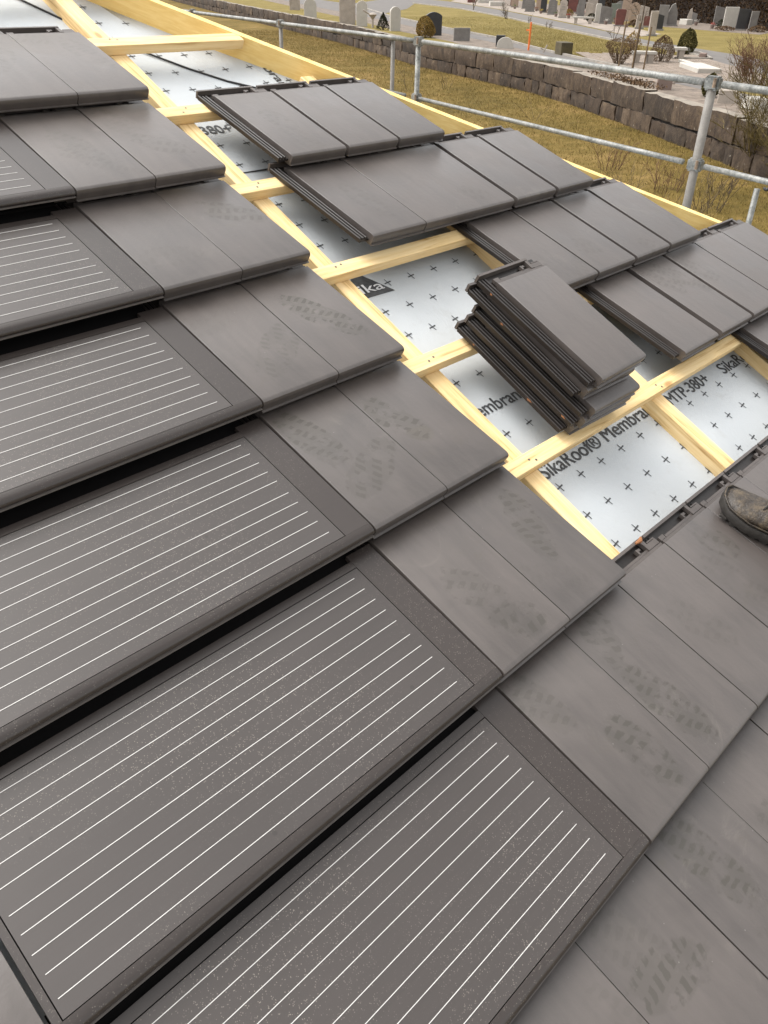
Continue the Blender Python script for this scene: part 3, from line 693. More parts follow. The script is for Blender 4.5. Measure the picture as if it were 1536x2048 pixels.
def stone(s0, s1, z0, z1, dep, cap):
    mb = MB(); nx, nz = 5, 3
    pa, ta = on_wall(s0 + 0.012); pb, tb = on_wall(s1 - 0.012); tt = (pb - pa).normalized(); nn = Vector((tt.y, -tt.x))
    sd = random.uniform(0, 99); front = []
    lean = random.uniform(-.02, .03)
    def P(i, j, d):
        f = i / nx; p = pa + (pb - pa) * f + nn * d; return (p.x - 29.5, p.y - 18.8, z0 + (z1 - z0) * j / nz - ZL)
    grid = []
    for j in range(nz + 1):
        row = []
        for i in range(nx + 1):
            edge = (i in (0, nx)) + (j in (0, nz))
            d = -0.035 + lean + 0.05 * noise.noise(Vector((i * .9 + sd, j * .9, sd))) + (random.uniform(.01, .06) if edge else 0.0)
            p = P(i, j, d); jz = random.uniform(-.028, .022) if j not in (0,) else random.uniform(-.03, .01)
            row.append((p[0], p[1], p[2] + jz))
        grid.append(row)
    vs = [p for r in grid for p in r]; w_ = nx + 1
    mb.add(vs, [(j * w_ + i, j * w_ + i + 1, (j + 1) * w_ + i + 1, (j + 1) * w_ + i) for j in range(nz) for i in range(nx)])
    # top, sides
    topb = [P(i, nz, dep) for i in range(nx + 1)]; topf = grid[nz]
    mb.add(topf + topb, [(i, i + 1, w_ + i + 1, w_ + i) for i in range(nx)], 1 if cap else 0)
    for i in (0, nx):
        l = [grid[j][i] for j in range(nz + 1)]
        mb.add(l + [P(i, nz, dep), P(i, 0, dep)], [tuple(range(nz + 3))])
    mb.add([P(0, 0, dep), P(nx, 0, dep), P(nx, nz, dep), P(0, nz, dep)], [(0, 1, 2, 3)])
    mb.obj('stone', [M_STONE, M_CAP], wall, smooth=50)
s = 0.0
while s < tot - 0.5:
    l = random.uniform(1.5, 2.6); e = min(s + l, tot); stone(s, e, ZL + 0.50, ZL + 1.10 + random.uniform(-.025, .02), 0.42, True); s = e
s = 0.0
while s < tot - 0.5:
    l = random.uniform(0.45, 1.4); e = min(s + l, tot); stone(s, e, ZL - 0.05, ZL + 0.485 - random.random() ** 3 * .08, 0.3, False); s = e
mb = MB(); a = offs(WALL, 0.10); b = offs(WALL, 0.40)
mb.loft([[(p[0] - 29.5, p[1] - 18.8, -0.1), (p[0] - 29.5, p[1] - 18.8, 1.03), (q[0] - 29.5, q[1] - 18.8, 1.03), (q[0] - 29.5, q[1] - 18.8, -0.1)] for p, q in zip(a, b)])
mb.obj('core', M_CORE, wall)

# ------------------------------------------------------------------ gravestones
def gm(name, col, var=0.2, rough=0.75): return simple(name, col, rough, var, 3.0, bstr=0.25, bdist=0.008)
M_PALE = gm('pale_stone', (0.312, 0.27, 0.228)); M_WHITE = gm('white_stone', (0.396, 0.372, 0.33), 0.1); M_GREY = gm('grey_stone', (0.156, 0.144, 0.132)); M_DARK = gm('black_granite', (0.021, 0.0204, 0.0216), 0.3, 0.35)
M_REDS = gm('red_granite', (0.12, 0.0372, 0.0288), 0.25, 0.5); M_TAN = gm('tan_stone', (0.276, 0.204, 0.15)); M_GRN = gm('green_grey_stone', (0.132, 0.144, 0.12)); M_PINK = gm('pink_sandstone', (0.18, 0.129, 0.108)); M_MOSS = gm('mossy_stone', (0.06, 0.045, 0.0168), 0.4)
M_BASE = gm('plinth_stone', (0.204, 0.186, 0.168))
def outline(shape, w_, h):
    if shape == 'round': return [(-w_ / 2, 0), (w_ / 2, 0)] + [(w_ / 2 * math.cos(a), h - w_ / 2 * .9 + w_ / 2 * .9 * math.sin(a)) for a in [PI * k / 10 for k in range(11)]]
    if shape == 'curve': return [(-w_ / 2, 0), (w_ / 2, 0)] + [(w_ / 2 * (1 - k / 4.0 * 1.0), h - 0.16 * h * ((k - 4) / 4.0) ** 2) for k in range(9)]
    if shape == 'slant': return [(-w_ / 2, 0), (w_ / 2, 0), (w_ / 2, h * 0.86), (w_ * .1, h * .92), (-w_ / 2, h)]
    if shape == 'point': return [(-w_ / 2, 0), (w_ / 2, 0), (w_ * .42, h * .55), (w_ * .1, h), (-w_ * .2, h * .9), (-w_ / 2, h * .4)]
    if shape == 'arch': return [(-w_ / 2, 0), (-w_ * .36, 0)] + [(-w_ * .36 * math.cos(a), h * .5 + h * .38 * math.sin(a)) for a in [PI * k / 8 for k in range(9)]] + [(w_ * .36, 0), (w_ / 2, 0)] + [(w_ / 2 * math.cos(a), h * .5 + h * .5 * math.sin(a)) for a in [PI * k / 8 for k in range(9)]]
    if shape == 'shoulder': return [(-w_ / 2, 0), (w_ / 2, 0), (w_ / 2, h * .8), (w_ * .3, h * .88), (w_ * .22, h), (-w_ * .22, h), (-w_ * .3, h * .88), (-w_ / 2, h * .8)]
    if shape == 'taper': return [(-w_ * .42, 0), (w_ * .42, 0), (w_ / 2, h * .9), (w_ * .38, h), (-w_ * .38, h), (-w_ / 2, h * .88)]
    return [(-w_ / 2, 0), (w_ / 2, 0), (w_ / 2, h), (-w_ / 2, h)]
def gravestone(x, y, h, w_, shape, m_, label, yaw=None, dep=0.16, plinth=True, inscr=False):
    g = empty('gravestone', (x, y, ZC), 0)
    to = Vector((CAM.x - x, CAM.y - y)); yaw0 = math.atan2(to.y, to.x) + PI / 2     # local -y faces the viewer
    g.rotation_euler = (0, random.uniform(-.015, .015), yaw0 + (yaw if yaw is not None else random.uniform(-.3, .3)))
    tag(g, label, 'gravestone', 'gravestones in the cemetery')
    pts = outline(shape, w_, h - (0.10 if plinth else 0)); z0 = 0.10 if plinth else 0.0
    mb = MB(); n = len(pts)
    mb.loft([[(px, -dep / 2 + .015, pz + z0) if 0 else (px * .97, -dep / 2, z0 + pz * .99) for px, pz in pts], [(px, -dep / 2 + .015, z0 + pz) for px, pz in pts], [(px, dep / 2 - .015, z0 + pz) for px, pz in pts], [(px * .97, dep / 2, z0 + pz * .99) for px, pz in pts]])
    mb.obj('slab', m_, g)
    if plinth:
        mb = MB(); mb.box(-w_ / 2 - .06, w_ / 2 + .06, -dep / 2 - .08, dep / 2 + .05, -0.03, 0.098); mb.obj('plinth', M_BASE, g)
    if inscr:
        for q in range(3):
            mb = MB(); ww = w_ * random.uniform(.2, .32); z = z0 + h * (.62 - .14 * q); mb.box(-ww, ww, -dep / 2 - .006, -dep / 2 - .001, z, z + .035); mb.obj('inscription', M_BASE, g)
    return g
random.seed(31)
dx, dy = 0.5, -0.25
GS = [
 (52.81, 61.85, 1.25, .92, 'rect', M_PALE, 'pale square-topped gravestone at the far left behind the wall', 0), (45.39, 51.34, 1.2, .94, 'round', M_WHITE, 'white rounded gravestone at the left, standing alone behind the wall', 0),
 (41.66, 43.38, 1.7, 1.06, 'curve', M_PALE, 'tallest pale gravestone behind the wall, beside a narrower rounded one', 0), (40.98, 41.32, 1.42, .71, 'round', M_WHITE, 'narrow white rounded gravestone touching the tallest pale one', 0),
 (39.65, 37.08, 1.26, .66, 'round', M_WHITE, 'slim white round-topped gravestone beside the dark cone conifer', .4), (38.75, 33.2, 1.15, .96, 'curve', M_DARK, 'black granite gravestone with curved top behind the tan round bush', .3),
 (36.84, 29.51, .6, .87, 'rect', M_GREY, 'low square grey gravestone behind the top rail', .2), (34.86, 25.12, .48, .8, 'round', M_WHITE, 'low white rounded gravestone just above the top rail', 0), (35.5, 25.9, .5, .45, 'rect', M_DARK, 'small black square stone behind the low white rounded gravestone', 0)]
for (x, y, h, w_, sh, m_, lb, yw) in GS: gravestone(x + dx, y + dy, h, w_, sh, m_, lb, yw, plinth=False)
gravestone(26.25, 11.55, .50, .47, 'round', M_PINK, 'small pink sandstone round-topped gravestone right behind the wall', 0.2, plinth=False)
FAR = [
 (66.83, 42.74, 1.43, .6, 'shoulder', M_PALE, 'pale grave monument with shoulders left of the stone bench', 0, 1), (75.22, 46.16, 1.0, 1.17, 'arch', M_GREY, 'grey open stone arch behind the far bench', 0, 0),
 (62.47, 36.66, 1.28, .42, 'taper', M_WHITE, 'slim whitish grave pillar left of the dark grey slanted stone', .2, 0), (61.81, 35.53, 1.19, .9, 'slant', M_GREY, 'dark grey gravestone with slanted top near the far bench', .3, 0), (64.71, 36.47, 1.27, .71, 'rect', M_GRN, 'green grey upright gravestone behind the dark red one', 0, 0),
 (59.74, 33.07, 1.08, .73, 'taper', M_REDS, 'dark red granite gravestone flaring towards the top', .25, 0), (62.8, 33.73, 1.44, .75, 'curve', M_TAN, 'tan rounded gravestone with lines of inscription', 0, 1), (67.94, 37.45, 1.7, .7, 'rect', M_TAN, 'plain tall tan stone behind the green grey gravestone', 0, 0),
 (51.85, 26.13, 1.32, .45, 'rect', M_PALE, 'narrow pale pillar stone standing nearest on the path edge', .4, 0), (57.99, 28.99, .99, .5, 'slant', M_DARK, 'black slanted gravestone beside the narrow pale pillar', .3, 0), (63.85, 31.93, 1.34, .71, 'rect', M_GREY, 'grey rectangular gravestone left of a jagged grey one', 0, 0),
 (64.63, 31.59, 1.47, .83, 'point', M_GREY, 'jagged pointed grey gravestone before the hedge', .2, 0), (69.99, 32.83, 1.06, .44, 'point', M_PALE, 'small pale pointed stone before the hedge', 0, 0), (69.59, 32.26, .78, .4, 'slant', M_GREY, 'low grey slanted stone beside the small pointed one', 0, 0),
 (68.74, 29.8, 1.31, .8, 'slant', M_GREY, 'grey slanted gravestone left of the white one before the hedge', .2, 0), (65.35, 27.38, 1.36, .95, 'rect', M_WHITE, 'bright white rectangular gravestone before the dark hedge', .25, 0), (64.35, 26.01, 1.3, .8, 'rect', M_DARK, 'black gravestone between a white and a slim grey one', .2, 0), (64.23, 25.2, 1.2, .5, 'rect', M_GREY, 'slim grey gravestone at the right end of the hedge row', .3, 0),
 (74.3, 51.52, 1.19, .87, 'round', M_GREY, 'grey rounded gravestone in the crowded far row at the top edge', 0, 1), (73.81, 49.6, 1.24, .57, 'rect', M_DARK, 'dark upright gravestone in the crowded far row', 0, 0), (70.94, 46.63, 1.3, .77, 'shoulder', M_GREY, 'shouldered grey gravestone left of the pale monument', 0, 1), (82.7, 59.58, .97, .76, 'rect', M_TAN, 'small tan gravestone at the far end of the top edge row', 0, 0),
 (86.5, 62.5, 1.1, .8, 'round', M_REDS, 'red brown rounded gravestone behind the white grave slabs', 0, 0), (78.0, 53.0, 1.2, .7, 'curve', M_TAN, 'tan curved gravestone between two grey ones at the top edge', 0, 0), (70.0, 43.0, 1.5, .6, 'rect', M_GREY, 'tall grey stone behind the pale shouldered monument', 0, 0), (72.5, 43.5, 1.6, .9, 'round', M_PALE, 'broad pale rounded stone right behind the arch', 0, 0), (66.2, 39.8, 1.25, .6, 'slant', M_PALE, 'pale slanted gravestone between arch and slim pillar', 0, 0), (60.9, 31.6, .7, .7, 'curve', M_REDS, 'low red brown gravestone right of the tan inscribed one', 0, 0)]
FAR += [
 (80.5, 56.5, 1.15, .8, 'round', M_GREY, 'rounded grey gravestone second in the farthest row at the top edge', 0, 0), (76.0, 50.2, 1.35, .55, 'rect', M_PALE, 'slim pale gravestone just behind the crowded far row', 0, 0), (77.5, 48.8, 1.25, .9, 'shoulder', M_REDS, 'broad red brown shouldered stone left behind the arch', 0, 0),
 (69.3, 40.6, 1.45, .5, 'taper', M_DARK, 'slim black stone behind the pale slanted gravestone', 0, 0), (71.4, 40.0, 1.3, .8, 'curve', M_GREY, 'grey curved stone in the second row behind the slim whitish pillar', 0, 0), (66.4, 34.9, 1.2, .7, 'slant', M_PALE, 'pale slanted stone in the second row behind the tan inscribed gravestone', 0, 0),
 (58.2, 30.6, .85, .5, 'rect', M_PALE, 'short pale gravestone between the red brown and the black slanted stones', .2, 0), (67.2, 33.6, 1.1, .6, 'round', M_REDS, 'dark red rounded stone before the hedge left of the low trough', 0, 0)]
for (x, y, h, w_, sh, m_, lb, yw, ins) in FAR: gravestone(x, y, h, w_, sh, m_, lb, yw, inscr=ins)
def slab(x, y, lx, ly, h, rz, m_, label, cat='grave slab'):
    mb = MB(); mb.box(-lx / 2, lx / 2, -ly / 2, ly / 2, -0.02, h); me = mb.mesh('grave_slab', m_)
    b = bmesh.new(); b.from_mesh(me); bmesh.ops.bevel(b, geom=list(b.edges), offset=0.02, segments=1, affect='EDGES'); b.to_mesh(me); b.free()
    o = link('grave_slab', me); o.location = (x, y, ZC); o.rotation_euler = (0, 0, rz); return tag(o, label, cat)
slab(91.24, 70.34, 1.1, 1.8, .35, .8, M_WHITE, 'white grave slab at the top edge, left one'); slab(83.7, 62.8, 1.1, 1.6, .42, .8, M_WHITE, 'white grave slab at the top edge, right one'); slab(90.0, 71.6, .8, .9, .7, .8, M_REDS, 'dark red stone block at the top edge beside a white slab', 'stone block')
slab(67.8, 32.0, 1.1, .5, .37, 1.0, M_WHITE, 'low white stone trough before the hedge', 'stone trough')
slab(35.2, 15.35, 1.5, .22, .16, .75, M_WHITE, 'short white kerb slab on the paving, farther one'); slab(33.2, 13.75, 2.5, .9, .20, .75, M_WHITE, 'broad white stone slab lying on the paving, nearer one')
slab(25.05, 8.85, .75, .55, .34, .4, M_PALE, 'rough pale stone block behind the wall by the post', 'stone block'); slab(24.1, 7.6, .7, .5, .3, .9, M_WHITE, 'white stone block behind the wall under the rail joint', 'stone block')
slab(34.9, 21.2, .8, .55, .5, .95, M_MOSS, 'squat mossy brown block above the top rail', 'stone block')
slab(39.3, 16.6, .35, .3, .2, .3, M_PINK, 'small reddish boulder at the corner of the green bush bed', 'boulder')
# paving of flat slabs by the benches: every slab a part
pv = empty('paving', (33.5, 14.2, ZC)); tag(pv, 'pale flagstone paving around the two near benches', 'paving', kind='structure')
M_PAV = simple('flagstone', (0.195, 0.155, 0.124), 0.9, 0.3, 2.0); mb = MB(); mb.box(-.49, .49, -.3, .3, 0, .025); FL = mb.mesh('flagstone', M_PAV)
c_, s_ = math.cos(.75), math.sin(.75)
for i in range(-5, 7):
    for j in range(-3, 6):
        x, y = i * 1.0 + (j % 2) * .5, j * .62
        o = link('flagstone', FL, None, pv); o.location = (c_ * x - s_ * y, s_ * x + c_ * y, 0.012 + random.uniform(0, .006)); o.rotation_euler = (0, 0, .75)
# kerb round the green bush bed
def kerb(pts, label, m_=None):
    mb = MB()
    for a, b in zip(pts[:-1], pts[1:]):
        a = Vector(a); b = Vector(b); t_ = (b - a); l = t_.length; M = Matrix.Translation((a.x, a.y, ZC)) @ Matrix.Rotation(math.atan2(t_.y, t_.x), 4, 'Z'); mb.box(0, l - .01, -.06, .06, -0.02, .09, 0, M)
    return tag(mb.obj('kerb', m_ or M_KERB), label, 'kerb')
kerb([(41.9, 19.6), (41.6, 17.9), (38.7, 15.9), (37.4, 17.0)], 'pale stone kerb around the bed of the green bush')
kerb([p for p in P2N[1:9]], 'stone kerb along the far edge of the cemetery lawn'); kerb([p for p in P1F[1:9]], 'thin stone edging along the near path')
# benches
def bench(x, y, rz, l, label, m_=M_PALE):
    b = empty('bench', (x, y, ZC), rz); tag(b, label, 'bench', 'stone benches in the cemetery')
    mb = MB(); mb.box(-l / 2, l / 2, -.24, .24, .36, .47); me = mb.mesh('seat', M_WHITE)
    q = bmesh.new(); q.from_mesh(me); bmesh.ops.bevel(q, geom=list(q.edges), offset=0.02, segments=2, affect='EDGES'); q.to_mesh(me); q.free(); link('seat', me, None, b)
    for s_ in (-1, 1):
        mb = MB(); xx = s_ * (l / 2 - .22); mb.loft([[(xx - .10, -.2, -.01), (xx + .10, -.2, -.01), (xx + .10, .2, -.01), (xx - .10, .2, -.01)], [(xx - .12, -.2, .358), (xx + .12, -.2, .358), (xx + .12, .2, .358), (xx - .12, .2, .358)]]); mb.obj('leg', m_, b)
bench(59.96, 36.31, 2.2, 1.5, 'pale stone bench at the far path before the arch'); bench(33.96, 16.66, 2.3, 1.0, 'pale stone bench between the two brown round bushes'); bench(37.4, 17.0, 2.3, .9, 'pale stone bench beside the green upright bush')

# ------------------------------------------------------------------ vegetation
def leaf_mat(name, c0, c1, c2, rough=0.8):
    m, t, b = mat(name); g = N(t, 'ShaderNodeNewGeometry')
    L(t, ramp(t, g.outputs['Random Per Island'], [(0.0, c0), (0.5, c1), (1.0, c2)]), b.inputs['Base Color']); b.inputs['Roughness'].default_value = rough; b.inputs['Specular IOR Level'].default_value = 0.2; return m
M_LTAN = leaf_mat('tan_foliage', (0.096, 0.069, 0.0156), (0.198, 0.129, 0.033), (0.3, 0.186, 0.06)); M_LGRN = leaf_mat('olive_foliage', (0.021, 0.0198, 0.0048), (0.06, 0.0528, 0.0144), (0.114, 0.096, 0.03)); M_LBRN = leaf_mat('brown_foliage', (0.048, 0.0276, 0.0132), (0.099, 0.0588, 0.03), (0.156, 0.099, 0.054))
M_LHED = leaf_mat('beech_hedge', (0.0108, 0.0054, 0.0018), (0.033, 0.0162, 0.0048), (0.066, 0.0348, 0.0102)); M_LDRK = leaf_mat('dark_conifer', (0.006, 0.0072, 0.0024), (0.018, 0.0192, 0.006), (0.036, 0.0348, 0.012)); M_TWIG = leaf_mat('bare_twigs', (0.042, 0.03, 0.0192), (0.078, 0.057, 0.036), (0.132, 0.099, 0.066)); M_TWRED = leaf_mat('reddish_twigs', (0.06, 0.03, 0.0168), (0.114, 0.06, 0.0348), (0.168, 0.102, 0.06)); M_TWOL = leaf_mat('olive_twigs', (0.042, 0.0312, 0.0096), (0.09, 0.0672, 0.0216), (0.156, 0.12, 0.048))
M_BARK = simple('bark', (0.06, 0.042, 0.0288), .95, .4, 20)
def leaf(mb, p, s, up=None):
    a = Vector((random.gauss(0, 1), random.gauss(0, 1), random.gauss(0, 1))).normalized(); b = a.orthogonal().normalized(); b = (b * math.cos(random.uniform(0, 6.28)) + a.cross(b) * math.sin(random.uniform(0, 6.28))).normalized(); c = a.cross(b)
    mb.add([p - b * s, p - c * s * .45, p + b * s, p + c * s * .45], [(0, 1, 2, 3)])
def shrub(name, x, y, h, w_, label, m_, n=1500, ls=0.035, form='dome', cat='bush', z=ZC):
    g = empty(name, (x, y, z)); tag(g, label, cat)
    mb = MB(); sd = random.uniform(0, 50)
    for _ in range(n):
        f = random.random() ** .8; a = random.uniform(0, 2 * PI)
        if form == 'dome': r = (w_ / 2) * math.sqrt(max(0.0, 1 - (f * 1.0) ** 2.2)) * (0.75 + .35 * min(1, f * 4))
        elif form == 'cone': r = (w_ / 2) * (1 - f) ** .85
        elif form == 'egg': r = (w_ / 2) * math.sin(PI * min(1, (f * .86 + .16))) ** .5
        elif form == 'vase': r = (w_ / 2) * (0.30 + .70 * min(1, f * 1.5)) * (1 if f < .8 else math.sqrt(max(0, 1 - ((f - .8) / .22) ** 2)))
        else: r = w_ / 2
        nz = 1 + .22 * noise.noise(Vector((math.cos(a) * 1.6 + sd, math.sin(a) * 1.6, f * 3)))
        r *= nz * (1 - .35 * random.random() ** 2.2)
        leaf(mb, Vector((r * math.cos(a), r * math.sin(a), .03 + f * h * (1 + .05 * math.sin(a * 3 + sd)))), ls * random.uniform(.6, 1.4))
    link('foliage', mb.mesh('foliage', m_, fixn=False), None, g)
    mb = MB()
    for q in range(4): a = q * 1.57 + sd; mb.tube([(0, 0, -.02), (w_ * .12 * math.cos(a), w_ * .12 * math.sin(a), h * .4), (w_ * .2 * math.cos(a), w_ * .2 * math.sin(a), h * .7)], [.03, .02, .008], 5)
    mb.obj('stem', M_BARK, g); return g
random.seed(41)
shrub('tan_bush', 37.5, 32.0, .95, 1.0, 'tan domed clipped bush in front of the black gravestone', M_LTAN, 4500, .04)
shrub('conifer', 40.2, 37.9, .85, .95, 'dark cone-shaped small conifer behind the rail', M_LDRK, 1500, .04, 'cone')
shrub('brown_bush', 32.64, 17.01, .90, 1.15, 'brown leafless bush left of the near bench', M_LBRN, 5000, .022, 'vase'); shrub('brown_bush', 35.31, 16.57, .95, .95, 'brown round bush between the two near benches', M_LBRN, 5000, .022, 'egg')
shrub('green_bush', 40.67, 18.15, 1.0, .84, 'olive green upright clipped bush in a kerbed bed', M_LGRN, 5000, .035, 'egg'); shrub('topiary', 25.75, 9.75, .60, .5, 'small dark green clipped bush right behind the wall', M_LGRN, 4500, .026, 'egg')
shrub('tan_bush', 37.6, 19.3, .9, .8, 'olive tan bush peeping over the brown round one', M_LTAN, 1200, .03, 'egg')
for i, (x, y, h, w_, f, m_, lb) in enumerate([(63.2, 37.6, .55, .8, 'dome', M_LDRK, 'low dark green grave planting beside the slim whitish pillar'), (72.3, 47.6, .6, 1.0, 'dome', M_LBRN, 'low brown grave planting in the crowded far row'), (78.6, 54.6, .6, 1.0, 'dome', M_LGRN, 'low olive grave planting at the top edge row'), (60.6, 32.4, .4, .8, 'dome', M_LBRN, 'low brown grave planting right of the dark red gravestone'), (67.0, 28.6, .5, 1.0, 'dome', M_LDRK, 'low dark planting between grey slanted and white gravestones by the hedge'), (63.4, 24.4, .35, 1.2, 'dome', M_LBRN, 'low brown planting at the right end of the hedge row'), (62.6, 26.4, .25, 1.3, 'dome', M_LBRN, 'flat brown grave planting before the black gravestone by the hedge'), (70.6, 44.6, .5, .8, 'dome', M_LTAN, 'low tan planting left of the pale shouldered monument')]):
    shrub('grave_plant', x, y, h, w_, lb, m_, 500, .05, f, 'plant')
# hedge
HP = [(57.0, 13.5), (62.5, 20.2), (67.8, 26.3), (71.8, 31.8), (77, 39.5), (85.5, 50.0), (97, 63)]
hd = empty('hedge', (67.8, 26.3, ZC)); tag(hd, 'tall dark brown beech hedge behind the far gravestones', 'hedge')
mbl = MB(); mbc = MB(); rings = []
for a, b in zip(HP[:-1], HP[1:]):
    a = Vector(a); b = Vector(b); t_ = (b - a); l = t_.length; t_.normalize(); nn = Vector((t_.y, -t_.x))
    for _ in range(int(l * 420)):
        s_ = random.uniform(0, l); z = random.uniform(0, 3.1)
        if random.random() < .8: d = -.35 - .12 * noise.noise(Vector((s_ * .8, z, a.x))) + random.uniform(-.10, .06)
        else: d = random.uniform(-.4, .7); z = 3.05 + random.uniform(-.1, .12)
        p = a + t_ * s_ + nn * d; leaf(mbl, Vector((p.x - 67.8, p.y - 26.3, z)), random.uniform(.05, .12))
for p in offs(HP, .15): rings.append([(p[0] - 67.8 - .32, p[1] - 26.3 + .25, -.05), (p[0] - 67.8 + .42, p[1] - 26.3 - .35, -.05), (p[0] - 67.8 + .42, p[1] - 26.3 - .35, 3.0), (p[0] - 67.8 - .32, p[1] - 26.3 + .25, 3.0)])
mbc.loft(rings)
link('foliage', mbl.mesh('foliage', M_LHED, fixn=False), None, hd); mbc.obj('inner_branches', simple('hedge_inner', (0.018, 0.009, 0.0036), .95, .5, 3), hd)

def twig_mesh(h, spread, stems, depth, m_, r0=.012, seed=1, droop=0.0, kids=4):
    rnd = random.Random(seed); mb = MB()
    def grow(p, d, l, r, lv):
        n = 4; pts = [p.copy()]; dd = d.copy(); q = p.copy()
        for k in range(n):
            dd = (dd + Vector((rnd.gauss(0, .16), rnd.gauss(0, .16), rnd.gauss(.04 - droop, .10)))).normalized(); q = q + dd * (l / n); pts.append(q.copy())
        mb.tube(pts, [r * (1 - .7 * k / n) for k in range(n + 1)], 3 if lv < depth else 4)
        if lv > 0:
            for _ in range(kids):
                k = rnd.randint(1, n); nd = (dd + Vector((rnd.gauss(0, .6), rnd.gauss(0, .6), rnd.gauss(.15, .4)))).normalized()
                grow(pts[k], nd, l * rnd.uniform(.4, .65), r * .6, lv - 1)
    for s_ in range(stems):
        a = rnd.uniform(0, 6.28); t_ = rnd.uniform(.1, 1) * spread
        grow(Vector((.06 * math.cos(a) * stems ** .5, .06 * math.sin(a) * stems ** .5, -.02)), Vector((math.cos(a) * t_, math.sin(a) * t_, 1)).normalized(), h * rnd.uniform(.55, .8), r0, depth)
    return mb.mesh('branches', m_, fixn=False)
def twigs(x, y, z, h, spread, stems, label, m_, seed, name='bare_shrub', cat='shrub', depth=2, r0=.012, kids=4):
    g = empty(name, (x, y, z)); tag(g, label, cat); link('branches', twig_mesh(h, spread, stems, depth, m_, r0, seed, kids=kids), None, g)
    return g
twigs(30.8, 10.4, ZC, 1.35, .75, 60, 'reddish brown bare bush right of the paving', M_TWRED, 3, r0=.014, kids=5)
twigs(32.6, 10.0, ZC, 1.2, .7, 44, 'reddish brown bare bush at the right edge behind another', M_TWRED, 33, r0=.014, kids=5)
twigs(21.2, 6.0, ZL, 2.3, .85, 18, 'tangled olive brown bare shrub in front of the wall at the right edge', M_TWOL, 4, depth=3, r0=.020, kids=6)
twigs(19.3, 4.6, ZL, 1.7, .9, 9, 'bare brown shrub low at the right edge below the rail', M_TWOL, 5, depth=3, r0=.018, kids=6)
for i, (x, y, h, st, lb) in enumerate([(18.4, 8.6, .9, 16, 'dry pinkish bramble clump on the lawn beyond the tile corner'), (17.2, 6.4, .9, 18, 'dry bramble clump on the lawn left of the scaffold post'), (16.2, 4.9, 1.0, 16, 'dry bramble clump on the lawn right of the scaffold post'), (18.0, 5.5, .8, 12, 'thin dry weeds on the lawn behind the right scaffold post'), (15.0, 6.3, .9, 14, 'dry weeds close to the hip board'), (26.2, 22.6, 1.0, 6, 'thin bare weed stems by the left scaffold posts'), (27.6, 21.9, .9, 6, 'thin bare weed stems right of the left scaffold posts'), (23.6, 14.6, .9, 3, 'single pale twig rising from the lawn under the wall'), (13.8, 4.4, .9, 14, 'dry weeds below the lowest visible part of the hip')]):
    twigs(x, y, ZL, h, .7, st, lb, M_TWRED if i in (0, 1) else M_TWIG, 60 + i, 'dry_weeds', 'weeds', depth=1, r0=.007, kids=5)
twigs(60.26, 43.55, ZC, 1.2, .6, 8, 'small bare shrub at the lawn edge by the far path', M_TWIG, 81, r0=.02); twigs(69.88, 54.93, ZC, 1.6, .2, 2, 'slender bare young tree at the top edge of the lawn', M_TWIG, 82, r0=.05); twigs(56.9, 38.9, ZC, .5, .9, 5, 'tiny bare shrub on the lawn edge above the orange stake', M_TWIG, 83, r0=.015); twigs(52.6, 34.4, ZC, .4, 1.0, 6, 'low bare tuft on the lawn edge right of the orange stake', M_TWIG, 84, r0=.015); twigs(46.25, 25.34, ZC, .8, .3, 3, 'small bare shrub at the path edge below the dark red gravestone', M_TWIG, 85, r0=.02)
# ivy / creepers along the wall top
iv = MB(); random.seed(77)
for _ in range(900):
    s_ = random.triangular(7.5, 13.6, 9.6); p, t_ = on_wall(s_ + 6.0); nn = Vector((t_.y, -t_.x)); q = p + nn * random.uniform(.2, .7)
    leaf(iv, Vector((q.x - 28, q.y - 15, ZC + .1 + abs(random.gauss(0, .09)) + ZC * 0 - ZC)), random.uniform(.025, .06))
o = link('creeper', iv.mesh('creeper', M_LBRN, fixn=False)); o.location = (28, 15, ZC); tag(o, 'brown dead creeper leaves along the top of the wall', 'creeper', kind='stuff')
# sapling with stakes
M_STAKE = simple('stake_wood', (0.144, 0.096, 0.051), .9, .4, 12); M_ORG = simple('orange_paint', (0.62, 0.13, 0.014), .6, .15, 10)
for i, (x, y, h, lb) in enumerate([(29.04, 14.91, 1.72, 'left wooden stake beside the young tree, leaning right'), (29.01, 14.33, 1.66, 'middle wooden stake close to the young tree trunk'), (29.25, 14.0, 1.56, 'right wooden stake beside the young tree')]):
    mb = MB(); mb.tube([(0, 0, -.05), (random.uniform(-.02, .02), -.01, h * .5), (0.02, -.02, h)], .028, 7); o = mb.obj('stake', M_STAKE); o.location = (x, y, ZC); tag(o, lb, 'stake', 'stakes round the young tree')
g = empty('young_tree', (29.2, 14.4, ZC)); tag(g, 'thin bare young tree tied between three stakes', 'tree')
mb = MB(); mb.tube([(0, 0, -.05), (.02, 0, 1.0), (.05, -.03, 1.9), (.04, -.02, 2.6)], [.026, .022, .016, .008], 7); mb.obj('trunk', M_BARK, g)
me = twig_mesh(.9, .7, 6, 1, M_TWIG, .010, 91); o = link('crown', me, None, g); o.location = (.05, -.03, 1.75)
mb = MB(); mb.tube([(0, 0, -.05), (.0, 0, 1.16)], .045, 8); mb.box(-.02, .02, -.02, .22, .80, .86); o = mb.obj('marker_stake', M_ORG); o.location = (35.4, 23.5, ZC); tag(o, 'bright orange marker stake standing at the lawn edge', 'stake')
mb = MB(); mb.tube([(0, 0, 0), (.12, -.1, .32)], .03, 6); mb.tube([(0, 0, .14), (-.1, .1, .2)], .025, 6); o = mb.obj('broken_branch', M_PALE); o.location = (34.9, 22.3, ZC); tag(o, 'pale broken branch end beside the orange stake', 'branch')
